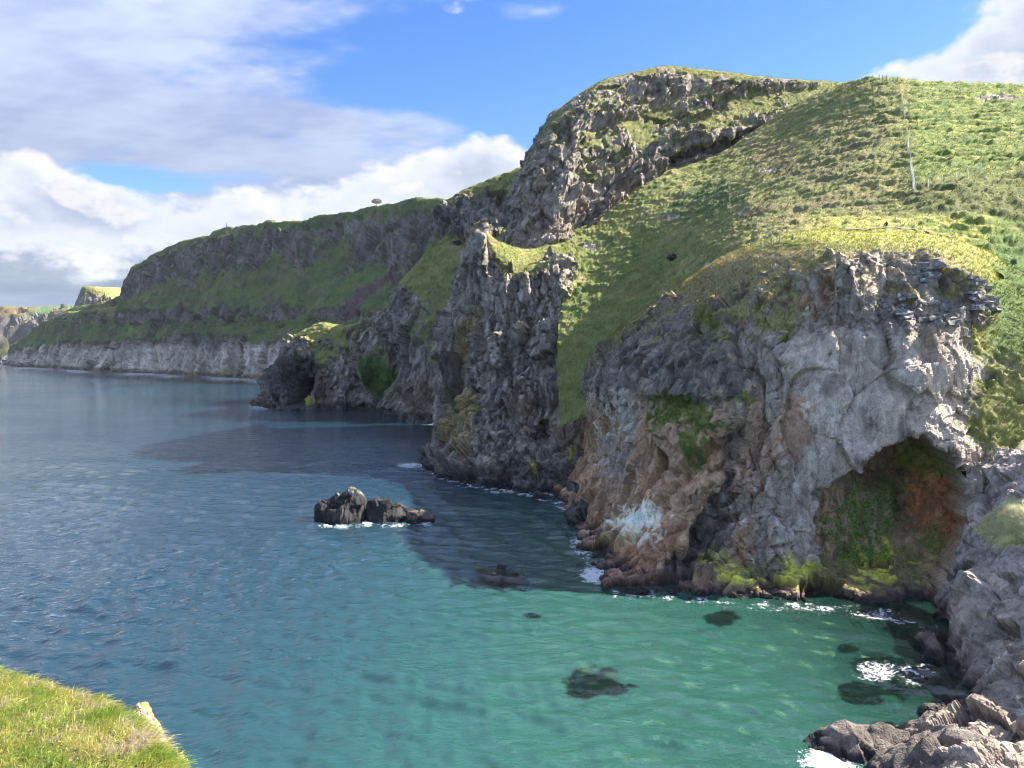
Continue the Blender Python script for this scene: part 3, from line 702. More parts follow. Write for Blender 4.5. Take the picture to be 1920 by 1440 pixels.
def col_D(D, B, n, U, V, g, ex):
    col, st, m1, m2 = rock_colour(D, 411, light=(0.36, 0.335, 0.31), dark=(0.125, 0.12, 0.12), lich=0.35, vs=6)
    U2, V2 = U + 14 * m1, V + 14 * m2
    up = 1 - sst(560, 640, V2)
    col = mixc(col, (0.5, 0.49, 0.45), sst(0.0, 0.35, m2 + 0.2 * st) * up * 0.6)
    for (u, v, a, b) in ((875, 640, 16, 60), (890, 600, 14, 36), (860, 800, 30, 90), (880, 760, 24, 40)):
        col = mixc(col, YLICH, sst(0, 0.5, ell(U2, V2, u, v, a, b) + 0.3 * st) * 0.6)
    col = mixc(col, (0.05, 0.05, 0.058), sst(0, 0.4, ell(U2, V2, 855, 690, 24, 100)) * 0.6)
    col = mixc(col, (0.06, 0.06, 0.068), sst(850, 885, V2) * 0.75)
    brn = sst(0.0, 0.3, ell(U2, V2, 1085, 800, 60, 62))
    col = mixc(col, (0.255, 0.205, 0.165), brn * 0.8)
    col = mixc(col, (0.36, 0.38, 0.05), sst(0.2, 0.6, ell(U, V, 1074, 848, 22, 9, -50) + 0.2 * m2))
    col = mixc(col, (0.36, 0.38, 0.05), sst(0.2, 0.6, ell(U, V, 1006, 895, 7, 14, 0) + 0.2 * m2))
    col = mixc(col, (0.035, 0.035, 0.04), sst(1.4, 0.7, D[..., 2] + 0.5 * m2))
    gc = grass_colour(D, U, V, 213, dry=0.03)
    gc = mixc(gc, (0.26, 0.21, 0.10), sst(0, 0.5, ell(U, V, 912, 450, 26, 30)) * 0.6)
    return col + (gc - col) * g[..., None], g
build_body('buttress', Ds, 310, 390, rock_D, col_D, M_MID, carve=carve_D, seed=400, gdisp=0.45)

# ------------------------------------------------------------------ ridge and promontory with the sea arch beyond
Es = [WROW([(478,759),(520,768),(600,768),(690,767),(735,772),(745,782),(780,792),(835,797),(900,800),(1000,800)]),
      ROW([(492,745),(530,728),(605,725),(690,722),(732,730),(762,735),(800,735),(842,735),(900,735),(1000,735)], [432,405,401,401,388,356,338,327,318,318], [0,0,.1,.2,.5,.05,.1,.1,0,0]),
      ROW([(514,708),(545,680),(610,675),(680,672),(718,668),(752,655),(792,645),(842,635),(900,630),(1000,630)], [440,414,411,407,394,366,351,340,332,332], [0,.1,.5,.3,.4,.15,.45,.5,.4,.4]),
      ROW([(527,668),(555,640),(600,622),(660,624),(706,608),(747,575),(792,545),(846,525),(900,520),(1000,520)], [446,424,421,416,404,379,366,354,344,344], [0,.3,.8,.5,.2,.1,.7,.7,.6,.5]),
      ROW([(538,648),(562,626),(600,609),(652,613),(702,598),(747,545),(788,495),(832,462),(890,455),(1000,455)], [452,430,426,422,410,388,375,366,356,350], [.2,.7,.9,.7,.4,.4,.9,.8,.5,.3]),
      ROW([(548,640),(570,620),(602,606),(652,610),(704,594),(750,530),(795,478),(824,425),(890,400),(1000,395)], [466,440,433,430,418,396,382,374,368,362], [.6,.9,1,.9,.6,.6,1,.15,.25,.3]),
      ROW([(562,660),(582,640),(612,624),(662,624),(716,604),(762,530),(806,472),(838,380),(915,341),(1005,311)], [480,460,452,448,440,420,400,384,376,368], [1,1,1,1,1,1,1,.7,.8,.8])]
Es = behind(skirt(rows_of(Es), -7, 3), 70, -10)
def carve_E(B, n, U, V):
    B = B.copy(); w = 4 * fbm(B / 8.0, 2, 501)
    dep = 30 * sst(-1, 9, polysd(U + w, V + w, [(532,766),(548,728),(566,698),(582,704),(588,725),(576,748),(564,766)]))
    dep += 6 * sst(-2, 10, polysd(U + w, V + w, [(520,766),(530,700),(575,660),(600,690),(588,730),(572,766)]))
    dep += 8 * sst(0, 0.6, ell(U, V, 745, 690, 18, 60, -8))
    B[..., 1] += dep
    return B, dict(dep=dep, rock=sst(3, 5, dep))
def rock_E(B, U, V):
    d, t = blocks(B, [(9.0, 4.0, 1.0), (3.6, 4.5, 1.1), (1.8, 2.5, 1.0)], 503, warp=0.22)
    return 3.0 * fbm(B / 24.0, 3, 502) + d, t
def col_E(D, B, n, U, V, g, ex):
    col, st, m1, m2 = rock_colour(D, 511, light=(0.31, 0.295, 0.28), dark=(0.10, 0.10, 0.105), lich=0.3, vs=7)
    U2, V2 = U + 8 * m1, V + 6 * m2
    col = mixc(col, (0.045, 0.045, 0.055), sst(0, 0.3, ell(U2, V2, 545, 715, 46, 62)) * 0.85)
    col = mixc(col, (0.13, 0.105, 0.09), sst(0, 0.3, ell(U2, V2, 606, 735, 26, 46)) * 0.9)
    col = mixc(col, (0.17, 0.14, 0.11), sst(0, 0.3, ell(U2, V2, 790, 745, 50, 40)) * 0.8)
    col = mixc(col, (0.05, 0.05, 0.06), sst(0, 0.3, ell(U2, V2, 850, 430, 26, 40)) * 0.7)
    col = mixc(col, (0.04, 0.04, 0.045), sst(4.5, 2.0, D[..., 2] + 2 * m2) * 0.8)
    col = mixc(col, (0.30, 0.33, 0.06), sst(0, 0.4, ell(U2, V2, 573, 752, 20, 8)))
    lush = sst(0.0, 0.3, ell(U2, V2, 708, 705, 34, 52, -25) + 0.15 * m2)
    g = np.maximum(g, lush)
    gc = grass_colour(D / 1.6, U, V, 521, dry=0.06)
    gc = mixc(gc, (0.05, 0.12, 0.025), lush * 0.85)
    return col + (gc - col) * g[..., None], g
build_body('promontory', Es, 360, 300, rock_E, col_E, M_FAR if False else M_MID, carve=carve_E, seed=500, gdisp=1.0, ns=2.5, edge=0.5)

# ------------------------------------------------------------------ the long coast beyond
def FR(vs, Ys, gs, us=None):
    us = us or [880, 760, 640, 510, 400, 300, 220, 150, 92, 16]
    return ROW(list(zip(us, vs)), Ys, gs)
Fs = [WROW([(880,735),(760,728),(640,722),(510,713),(400,706),(300,701),(220,697),(150,694),(85,690),(5,684)]),
      FR([672,668,658,652,634,642,648,645,652,668], [575,628,688,795,905,1008,1105,1195,1330,1640], [.1,.1,.1,.15,.1,.1,.1,.2,.2,.1]),
      FR([650,648,640,632,624,626,634,634,640,664], [590,645,705,812,922,1028,1125,1215,1352,1660], [.9,.9,.9,.8,.9,.9,1,1,1,1]),
      FR([610,612,611,606,604,606,608,612,622,661], [612,667,727,836,946,1050,1150,1240,1372,1670], [.85,.9,.9,.7,.6,.5,.6,.8,1,1]),
      FR([588,590,593,588,590,592,592,598,612,659], [618,672,733,842,952,1056,1156,1246,1378,1675], [.5,.7,.4,.35,.25,.2,.2,.6,1,1]),
      FR([560,565,570,560,565,570,575,582,602,658], [640,695,755,864,972,1076,1172,1262,1390,1680], [1,1,1,1,1,1,1,1,1,1]),
      FR([480,500,500,500,508,532,560,570,596,657], [690,742,805,905,1005,1098,1188,1276,1400,1685], [.35,.45,.6,.6,.5,.5,.45,.7,1,1], [880,760,640,510,400,305,238,176,116,20]),
      FR([435,450,452,460,470,505,540,556,590,656], [706,756,820,918,1016,1106,1196,1282,1405,1688], [.05,.25,.4,.25,.2,.15,.15,.4,1,1], [880,760,640,510,402,308,242,182,122,22]),
      FR([415,428,432,440,452,485,528,550,584,656], [712,763,827,924,1022,1112,1202,1286,1408,1690], [.15,.3,.3,.25,.3,.2,.2,.5,1,1], [880,760,640,510,408,314,242,186,128,24]),
      FR([377,384,403,419,432,462,515,545,578,655], [726,778,840,934,1034,1122,1210,1294,1414,1694], [1.1,1.1,1.1,1.1,1.1,1.1,1.1,1.2,1,1], [880,760,640,510,428,325,244,196,136,26])]
Fs = behind(behind(skirt(rows_of(Fs), -8, 8), 8, 0.5), 260, 4)
def carve_F(B, n, U, V):
    B = B.copy(); k = V.argmin(0); j = np.arange(V.shape[1]); us, vs = U[k, j], V[k, j]
    tu = [16, 60, 100, 140, 200, 228, 238, 252, 292, 338, 396, 410, 432, 500, 576, 602, 622, 690, 740, 780, 880]
    tv = [656, 630, 600, 580, 574, 562, 532, 503, 476, 455, 448, 436, 428, 419, 421, 408, 404, 391, 384, 379, 377]
    dz = (vs - np.interp(us, tu, tv)) / FPX * B[k, j, 1]
    B[..., 2] += dz[None, :] * sst(0.25, 0.62, np.linspace(0, 1, B.shape[0]))[:, None]
    return B, {}
def rock_F(B, U, V):
    d, t = blocks(B, [(30.0, 1.6, 0.8), (10.0, 3.5, 1.0), (4.5, 2.5, 1.0)], 603, warp=0.25)
    return 5.0 * fbm(B / 45.0, 3, 601) + d, t
def col_F(D, B, n, U, V, g, ex):
    col, st, m1, m2 = rock_colour(D / 4.0, 611, light=(0.20, 0.185, 0.18), dark=(0.075, 0.072, 0.075), lich=0.15, vs=4)
    lim = sst(640, 660, V + 10 * m1)
    col = mixc(col, (0.52, 0.485, 0.445), lim * sst(-0.6, 0.2, m1 * 0.5 + st + 0.4))
    col = mixc(col, (0.13, 0.115, 0.10), lim * sst(0.1, 0.5, st) * 0.7)
    col = mixc(col, (0.16, 0.12, 0.08), sst(7.0, 3.0, D[..., 2] + 3 * m2) * 0.9)
    col = mixc(col, (0.30, 0.28, 0.06), sst(0.3, 0.5, m1) * lim * sst(24, 6, D[..., 2]) * 0.6)
    gc = grass_colour(D / 5.0, U, V, 621, dry=-0.08, lush=0.08) * np.array([0.62, 0.80, 0.62])
    gc = mixc(gc, (0.055, 0.085, 0.04), sst(-0.2, 0.35, fbm(D / np.array([40.0, 40.0, 26.0]), 4, 622)) * 0.8)
    gc = mixc(gc, (0.17, 0.145, 0.09), sst(0.1, 0.5, fbm(D / 26.0, 4, 623)) * 0.6)
    gc = mixc(gc, (0.24, 0.21, 0.10), sst(0.12, 0.4, fbm(D / np.array([18.0, 18.0, 10.0]), 4, 624)) * 0.6)
    gc = mixc(gc, (0.045, 0.07, 0.035), sst(0.1, 0.35, fbm(D / np.array([12.0, 12.0, 8.0]), 4, 625)) * 0.8)
    scar = sst(-2, 6, polysd(U + 6 * m1, V + 6 * m2, [(625,600),(668,545),(745,505),(752,520),(700,560),(672,598),(645,612)]))
    col = mixc(col, (0.115, 0.085, 0.085), scar); g = g * (1 - scar * 0.95)
    sun_top = sst(0, 0.3, ell(U, V, 195, 572, 26, 26, -50))
    gc = mixc(gc, (0.26, 0.23, 0.07), sun_top * 0.8)  # patch of sunlight painted into the turf
    return col + (gc - col) * g[..., None], g
build_body('coast', Fs, 580, 230, rock_F, col_F, M_FAR, carve=carve_F, seed=600, gdisp=2.2, edge=0.8, ns=7.0)

F2 = [ROW([(232,640),(205,640),(168,640),(120,640)], [1420,1420,1420,1425], [1,1,1,1]),
      ROW([(232,600),(205,598),(160,596),(118,600)], [1440,1440,1440,1445], [1,1,1,1]),
      ROW([(228,585),(200,580),(154,576),(135,582)], [1452,1450,1450,1458], [.9,.9,.35,.6]),
      ROW([(226,562),(206,560),(156,558),(142,566)], [1472,1460,1454,1466], [.9,.6,.1,.2]),
      ROW([(226,546),(205,545),(160,543),(150,547)], [1490,1470,1460,1472], [1,1,1,1])]
F2 = behind(rows_of(F2), 120, 2)
def col_F2(D, B, n, U, V, g, ex):
    col, st, m1, m2 = rock_colour(D / 4.0, 651, light=(0.26, 0.24, 0.23), dark=(0.13, 0.12, 0.12), lich=0.2, vs=4)
    gc = grass_colour(D / 5.0, U, V, 652) * 0.8
    gc = mixc(gc, (0.42, 0.35, 0.12), sst(172, 186, U) * 0.8)  # sunlit right flank, its light painted as yellow turf
    return col + (gc - col) * g[..., None], g
def rock_F2(B, U, V):
    d, t = blocks(B, [(12.0, 3.0, 0.6), (5.0, 2.0, 0.6)], 653)
    return d, t
build_body('block_headland', F2, 120, 90, rock_F2, col_F2, M_FAR, seed=650, gdisp=1.5, edge=0.3)
# far land at the left edge
Gs = [WROW([(260,678),(110,678),(40,678),(-120,678),(-420,678)]),
      ROW([(260,640),(110,645),(40,642),(-120,640),(-420,640)], [2150,2140,2140,2140,2140], [.5,.5,.5,.5,.5]),
      ROW([(260,608),(110,606),(40,610),(-120,606),(-420,606)], [2180,2170,2170,2170,2170], [.1,.1,.1,.1,.1]),
      ROW([(260,592),(110,594),(40,597),(-120,592),(-420,592)], [2195,2185,2185,2185,2185], [.3,.2,.2,.2,.2]),
      ROW([(260,586),(110,586),(40,588),(-120,586),(-420,586)], [2700,2700,2700,2700,2700], [1]*5),
      ROW([(260,580),(110,580),(40,580),(-120,577),(-420,580)], [3600]*5, [1]*5)]
Gs = behind(skirt(rows_of(Gs), -10, 20), 500, -5)
def rock_G(B, U, V):
    d, t = blocks(B, [(40.0, 2.0, 1.0)], 702)
    return 14 * fbm(B / 90.0, 3, 701) + d, t
def col_G(D, B, n, U, V, g, ex):
    col, st, m1, m2 = rock_colour(D / 10.0, 711, light=(0.12, 0.115, 0.12), dark=(0.06, 0.06, 0.07), lich=0.0)
    gc = grass_colour(D / 12.0, U, V, 721, lush=0.2) * 0.36
    field = sst(593, 588, V)
    cell = worley(np.stack([D[..., 0] / 150, D[..., 1] / 260, 0 * D[..., 0]], -1), 722)[2]
    fc = np.stack([0.08 + 0.10 * rnd(cell, 5), 0.12 + 0.05 * rnd(cell, 6), 0.035 + 0.03 * rnd(cell, 7)], -1)
    gc = gc + (fc - gc) * field[..., None]
    return col + (gc - col) * g[..., None], g
build_body('far_land', Gs, 200, 120, rock_G, col_G, M_FAR, seed=700, gdisp=4.0, ns=14.0)

# ------------------------------------------------------------------ rock wall on the right shore, close by
Hs = [WROW([(1738,1160),(1742,1200),(1768,1285),(1745,1335),(1715,1372),(1690,1410),(1680,1470),(1680,1600)]),
      ROW([(1752,1115),(1757,1160),(1790,1240),(1785,1300),(1765,1345),(1740,1390),(1735,1460),(1735,1600)], [87,83.5,71.5,65,60.5,56.5,51,43], [0]*8),
      ROW([(1774,1075),(1785,1110),(1815,1190),(1825,1260),(1815,1320),(1800,1380),(1800,1450),(1800,1600)], [88,85,74,67,62,55.5,50,42], [0]*8),
      ROW([(1796,1040),(1810,1062),(1850,1125),(1878,1190),(1880,1270),(1872,1350),(1880,1440),(1880,1600)], [89,86.5,75,69,62.5,55.5,49,42], [0]*8),
      ROW([(1810,1002),(1832,1015),(1885,1040),(1935,1100),(1955,1190),(1960,1290),(1975,1400),(1985,1560)], [90,88,78.5,70.5,63,56,49,42], [0,0,.2,.1,0,0,0,0]),
      ROW([(1816,966),(1846,968),(1912,970),(1985,1010),(2030,1090),(2060,1190),(2085,1320),(2100,1500)], [92,89.5,82,73,64.5,57,49.5,42], [0,.3,1,.5,.1,.1,0,0]),
      ROW([(1822,935),(1858,925),(1930,912),(2030,930),(2100,990),(2150,1080),(2180,1210),(2220,1400)], [95,93,86,77,67,58,50,42], [0,.05,.1,.2,.2,.1,0,0]),
      ROW([(1840,895),(1880,868),(1960,840),(2080,850),(2180,900),(2240,980),(2290,1100),(2350,1300)], [98,97,92,83,72,61,51,42], [.2,.5,.6,.6,.6,.5,.4,.3])]
Hs = behind(skirt(rows_of(Hs), -5, 1.0), 10, 3)
def carve_H(B, n, U, V):
    B = B.copy()
    dep = 1.6 * sst(0, 0.6, ell(U, V, 1868, 1040, 14, 9, -15)) + 1.0 * sst(0, 0.7, ell(U, V, 1835, 1160, 22, 14)) + 1.2 * sst(0, 0.6, ell(U, V, 1905, 1390, 16, 24))
    B = B - n * dep[..., None]
    # the long open crack
    pts = [(1832,1195),(1820,1225),(1822,1250),(1800,1282)]
    d = np.full(U.shape, 1e9)
    for (x0, y0), (x1, y1) in zip(pts[:-1], pts[1:]):
        t = np.clip(((U-x0)*(x1-x0)+(V-y0)*(y1-y0))/((x1-x0)**2+(y1-y0)**2), 0, 1)
        d = np.minimum(d, np.hypot(U-x0-t*(x1-x0), V-y0-t*(y1-y0)))
    B = B - n * (0.5 * np.exp(-(d / 2.6) ** 2))[..., None]
    return B, {}
def rock_H(B, U, V):
    d, t = blocks(B, [(6.5, 1.0, 1.0), (2.4, 1.2, 0.9), (0.75, 1.1, 0.9)], 803)
    return 0.9 * fbm(B / 8.0, 3, 801) + d + 0.12 * fbm(B / 0.45, 4, 805), t
def col_H(D, B, n, U, V, g, ex):
    st = fbm(D / np.array([1.2, 1.2, 6.0]), 4, 811); m1 = fbm(D / 5.0, 4, 812); m2 = fbm(D / 0.9, 4, 813)
    col = np.zeros(D.shape, np.float32) + np.array((0.33, 0.31, 0.295), np.float32)
    col = mixc(col, (0.38, 0.315, 0.265), sst(-0.1, 0.4, m1 + 0.2 * m2) * 0.7)
    col = mixc(col, (0.32, 0.30, 0.30), sst(0.0, 0.4, -m1 + 0.3 * st) * 0.8)
    col = mixc(col, (0.42, 0.41, 0.43), sst(1, 0, (V - 1000) / 200) * sst(-0.2, 0.3, m1 + 0.3) * 0.5)
    col = mixc(col, (0.20, 0.175, 0.16), sst(0.05, 0.4, fbm(D / 1.8, 4, 814)) * 0.7)
    col = mixc(col, (0.50, 0.46, 0.43), sst(0.15, 0.45, fbm(D / np.array([1.0, 1.0, 2.5]), 4, 815)) * 0.5)
    for (u, v, a, b, r) in ((1878, 1232, 16, 34, -15), (1885, 1262, 10, 22, 0), (1912, 1330, 10, 30, 0), (1905, 1015, 8, 10, 0), (1790, 1385, 5, 10, 30)):
        col = mixc(col, (0.72, 0.72, 0.70), sst(0.05, 0.5, ell(U, V, u, v, a, b, r) + 0.55 * st + 0.1 * m2) * 0.85)
    col = mixc(col, (0.16, 0.13, 0.12), sst(2.6, 1.2, D[..., 2] + 0.7 * m2) * 0.8)
    col = mixc(col, (0.035, 0.033, 0.035), sst(1.0, 0.4, D[..., 2] + 0.5 * m2))
    gc = grass_colour(D, U, V, 821, dry=0.15)
    tuft = sst(0.0, 0.2, ell(U, V, 1895, 992, 62, 38, -8) + 0.4 * m1 + 0.15 * m2)
    gc = mixc(gc, (0.72, 0.70, 0.36), sst(-0.6, 0.0, m2) * 0.95)
    g = np.maximum(g * 0.6, tuft)
    return col + (gc - col) * g[..., None], g
build_body('shore_cliff', Hs, 260, 270, rock_H, col_H, M_CLOSE, carve=carve_H, seed=800, gdisp=0.3, edge=0.3, keepflat=False)

# ------------------------------------------------------------------ the grassy edge the photographer stands above
Is = [ROW([(-1500,1800),(-260,1800),(-60,1800),(60,1800),(180,1800),(300,1800),(420,1800),(560,1800)], [6.2]*8, [1]*8),
      ROW([(-1350,1500),(-260,1560),(-60,1570),(50,1580),(160,1590),(270,1600),(370,1620),(470,1680)], [9.2,8.6,8.5,8.4,8.2,8.0,7.8,7.4], [1]*8),
      ROW([(-1200,1300),(-260,1370),(-60,1390),(40,1405),(140,1420),(235,1440),(320,1480),(400,1560)], [13.4,12.2,11.6,11.2,10.8,10.3,9.6,8.8], [1]*8),
      ROW([(-1050,1120),(-260,1215),(-60,1250),(30,1280),(120,1302),(200,1325),(265,1372),(340,1455)], [20.0,17.0,15.4,14.6,14.0,13.2,12.0,10.4], [1]*8),
      ROW([(-1060,1108),(-260,1205),(-60,1240),(35,1272),(128,1296),(215,1322),(282,1376),(356,1462)], [21.0,17.8,16.0,15.2,14.5,13.7,12.5,10.9], [.9,.9,.9,.9,.8,.3,.2,.2])]
rI = rows_of(Is)
rI = rI + [[(x + 0.3, y + 0.9, z - 1.6, 0) for (x, y, z, g) in rI[-1]]]
rI = rI + [[(x + 1.2, y + 2.5, z - 22, 0) for (x, y, z, g) in rI[-2]]]
def rock_I(B, U, V):
    d, t = blocks(B, [(0.8, 1.0, 1.5)], 901)
    return d, t
def col_I(D, B, n, U, V, g, ex):
    m2 = fbm(D / 0.35, 4, 911)
    col = np.zeros(D.shape, np.float32) + np.array((0.30, 0.28, 0.25), np.float32)
    col = mixc(col, (0.45, 0.28, 0.05), sst(0.0, 0.4, m2))
    gc = np.zeros(D.shape, np.float32) + np.array((0.12, 0.13, 0.04), np.float32)
    gc = mixc(gc, (0.28, 0.22, 0.13), sst(-0.1, 0.4, fbm(D / 0.9, 3, 912)))
    return col + (gc - col) * g[..., None], g
def build_turf():
    global rI
    build_body('clifftop_turf', rI, 300, 150, rock_I, col_I, M_CLOSE, seed=900, gdisp=0.10, edge=0.2, keepflat=False)
build_turf()

# ------------------------------------------------------------------ sea bed and sea
KELP = [(925, 1085, 60, 22), (1120, 1282, 62, 24), (1350, 1160, 34, 14), (1588, 1216, 22, 8), (1620, 1298, 50, 22), (1640, 1250, 56, 26), (1720, 1268, 60, 46), (1660, 1362, 40, 12), (1000, 1155, 16, 4)]
def bay_depth(x, y):
    """depth of the sea bed: a sandy bay under the headland, falling away to the left and outwards"""
    dx = np.maximum(0, 14 - x + 0.10 * (y - 80)); 
    q = np.hypot(dx * 0.9, np.maximum(0, y - 97) * 0.4)
    q2 = np.maximum(0, 62 - y) * 0.3 * (x < 60)
    return 2.2 + 0.16 * q + 0.0035 * q * q + q2 * 0.0
def build_sea():
    az = np.concatenate([np.linspace(-180, -48, 12, endpoint=False), np.linspace(-48, 48, 470), np.linspace(54, 180, 12)])
    rad = np.concatenate([[2.0, 15, 28], np.geomspace(40, 330, 470), np.geomspace(345, 30000, 40)])
    Rr, Aa = np.meshgrid(rad, np.radians(az), indexing='ij')
    X = Rr * np.sin(Aa); Y = Rr * np.cos(Aa)
    calm = sst(-25, 25, X) * sst(130, 100, Y)
    r2 = np.random.default_rng(3)
    Z = np.zeros_like(X)
    for k in range(46):
        L = 1.3 * (7.0 / 1.3) ** r2.random(); th = R(248) + r2.normal(0, 0.42)
        amp = 0.0098 * L ** 0.92 * (0.6 + 0.8 * r2.random())
        ph = r2.random() * 6.283; kk = 2 * math.pi / L
        res = sst(2.4, 4.5, L / (Rr * math.log(330 / 40) / 470 + 1e-3))
        s = np.sin(kk * (X * math.cos(th) + Y * math.sin(th)) + ph)
        Z += amp * (s - 0.18 * np.cos(2 * (kk * (X * math.cos(th) + Y * math.sin(th)) + ph))) * res
    big = fbm(np.stack([X / 40, Y / 40, 0 * X], -1), 3, 77)
    Z *= (1 - 0.5 * sst(80, 200, Rr)) * (1 - 0.40 * calm) * (0.85 + 0.5 * big) * sst(330, 200, Rr)
    dep = bay_depth(X, Y)
    D3 = np.stack([X, Y, Z], -1); U, V = proj(D3)
    rock = np.zeros_like(X)
    shallow = np.exp(-np.maximum(0, dep - 2.2) / 5.0)
    clear = (0.55 + 0.33 * sst(20, 42, X)) * np.exp(-np.maximum(0, dep - 2.2) / 4.0)
    nz = fbm(np.stack([X / 2.2, Y / 2.2, 0 * X + 4], -1), 4, 78)
    foam = np.zeros_like(X)
    for (u, v, a, b, k) in ((1125, 1078, 46, 22, 1.0), (1090, 1020, 30, 26, .55), (1560, 1425, 70, 36, 1.05), (1640, 1258, 56, 26, .5), (1720, 1262, 50, 34, .3),
                            (770, 872, 34, 6, .8), (730, 778, 40, 6, .75), (585, 768, 60, 4, .7), (490, 763, 30, 4, .7), (640, 986, 60, 6, .42), (735, 984, 56, 6, .34), (800, 982, 26, 6, .45), (690, 978, 14, 12, .9), (960, 920, 40, 6, .5), (1010, 926, 30, 6, .5), (830, 796, 50, 4, .5), (1640, 1150, 60, 12, .55), (1500, 1140, 200, 10, .2)):
        foam = np.maximum(foam, k * sst(-0.1, 0.7, ell(U, V, u, v, a, b) + 0.25 * nz))
    lu = np.interp(V, [918, 950, 1035, 1106], [1040, 1066, 1098, 1148]); lv = np.interp(U, [1148, 1250, 1380, 1500, 1620, 1700, 1760], [1108, 1118, 1122, 1131, 1148, 1162, 1172])
    foam = np.maximum(foam, 0.55 * sst(14, 3, np.abs(U - lu + 6)) * (V > 925) * (V < 1106) * sst(-0.25, 0.25, nz))
    foam = np.maximum(foam, 0.5 * sst(10, 2, np.abs(V - lv - 4)) * (U > 1148) * (U < 1740) * sst(-0.2, 0.25, nz))
    ld = np.interp(U, [797, 815, 870, 950, 1010, 1064], [872, 889, 908, 919, 929, 953])
    foam = np.maximum(foam, 0.6 * sst(8, 2, np.abs(V - ld - 3)) * (U > 790) * (U < 1064) * sst(-0.15, 0.25, nz))
    line = np.interp(U, [0, 85, 150, 220, 300, 400, 510, 640], [685, 691, 695, 698, 702, 707, 714, 723])
    foam = np.maximum(foam, 0.75 * sst(6, 1, np.abs(V - line - 1)) * (U < 640) * (U > -50) * sst(-0.4, 0.2, fbm(np.stack([X / 60, Y / 60, 0 * X], -1), 2, 79)))
    for (u, v, a, b) in KELP:
        k = sst(-0.18, 0.22, ell(U, V, u, v, a * 1.1, b * 1.15) + 0.9 * nz)
        clear = np.maximum(clear, 0.94 * k)
    o = mesh_grid('sea', D3, {'shallow': shallow, 'clear': clear, 'foam': foam, 'calm': calm}, M_SEA)
    # sand floor of the bay
    x = np.linspace(-160, 120, 180); y = np.linspace(36, 260, 150); XX, YY = np.meshgrid(x, y)
    ZZ = -np.minimum(bay_depth(XX, YY), 26) + 0.25 * fbm(np.stack([XX / 6, YY / 6, 0 * XX], -1), 3, 80)
    B = np.stack([XX, YY, ZZ], -1)
    col = mixc(np.zeros(B.shape, np.float32) + np.array((0.46, 0.41, 0.29), np.float32), (0.22, 0.23, 0.16), sst(-0.2, 0.4, fbm(B / 8.0, 3, 82)))
    mesh_grid('seabed', B, {'tint': col, 'grass': np.zeros(XX.shape)}, M_CLOSE)
build_sea()
#@@OBJECTS
# ------------------------------------------------------------------ rocks standing in the sea
def mat_rock_plain(name, scale):
    return mat_terrain(name, 1.0, scale)
M_SEAROCK = mat_terrain('wet_basalt', 1.0, 1.2)
def ridge_rock(name, label, prof, Y0, depth, seed, cols, group=None, amp=1.0, lean=0.0, nx=110, ny=60, cat='rock'):
    """a rock whose crest follows prof = [(photo u, photo v of crest)], standing at distance Y0"""
    pts = np.array([P(u, v, Y0) for u, v in prof])
    s = np.linspace(0, 1, nx); t = np.linspace(-1, 1, ny)
    k = np.concatenate([[0], np.cumsum(np.abs(np.diff(pts[:, 0])))]); k /= k[-1]
    x = np.interp(s, k, pts[:, 0]); h = np.interp(s, k, pts[:, 2])
    wid = depth * np.sqrt(np.clip(np.sin(math.pi * np.clip(s * 0.94 + 0.03, 0, 1)), 0.03, 1)) * (0.45 + 0.55 * np.clip(h / h.max(), 0, 1))
    S, T = np.meshgrid(s, t)
    X = np.interp(S, s, x); H = np.interp(S, s, h); Wd = np.interp(S, s, wid)
    Z = -2.0 + (H + 2.0) * np.clip(1 - np.abs(T) ** 1.7, 0, 1) ** 0.75
    Yy = Y0 + T * Wd + lean * (Z)
    B = np.stack([X, Yy, Z], -1)
    n = normals(B)
    n = np.where((n[..., 2:3] < -0.2), -n, n)
    wv = B + 0.5 * np.stack([fbm(B / 2.0, 2, seed + 1), fbm(B / 2.0, 2, seed + 2), fbm(B / 2.0, 2, seed + 3)], -1)
    f1, tn = blocks(B, [(2.4, 1.1, 1.2 * amp), (0.9, 1.1, 1.0 * amp)], seed + 4); f2 = 0
    edge = np.clip(np.minimum(S, 1 - S) * 8, 0, 1)
    D = B + n * ((f1 + f2 + 0.4 * fbm(B / 3.0, 3, seed + 6)) * edge)[..., None]
    m2 = fbm(D / 0.8, 4, seed + 7); m1 = fbm(D / 3.0, 3, seed + 8)
    col = np.zeros(D.shape, np.float32) + np.array(cols[0], np.float32)
    col = mixc(col, cols[1], sst(-0.2, 0.4, m1 + 0.4 * m2))
    if len(cols) > 2: col = mixc(col, cols[2], sst(0.72, 0.95, D[..., 2] / h.max() + 0.15 * m1) * sst(-0.05, 0.25, m2))
    col = mixc(col, (0.03, 0.03, 0.032), sst(0.8, 0.3, D[..., 2] + 0.3 * m2))
    o = mesh_grid(name, D, {'tint': col * tn[..., None], 'grass': np.zeros(S.shape)}, M_SEAROCK, kind=None, smooth=False)
    return tag(o, label, cat, group)
BAS = ((0.032, 0.032, 0.035), (0.06, 0.058, 0.058), (0.30, 0.29, 0.27))
ridge_rock('sea_rock', 'tallest black sea rock with white bird droppings on its crest, surf round its foot',
           [(588,975),(592,950),(612,940),(640,926),(655,920),(672,919),(682,930),(688,960),(692,978)], 136, 4.6, 1001, BAS, 'rocks off the headland')
ridge_rock('sea_rock', 'long dark sea rock tapering to the right beside the tallest black one',
           [(684,978),(690,940),(705,932),(722,934),(732,944),(750,946),(772,954),(785,966),(792,980)], 136, 3.6, 1021, BAS[:2], 'rocks off the headland', amp=0.8)
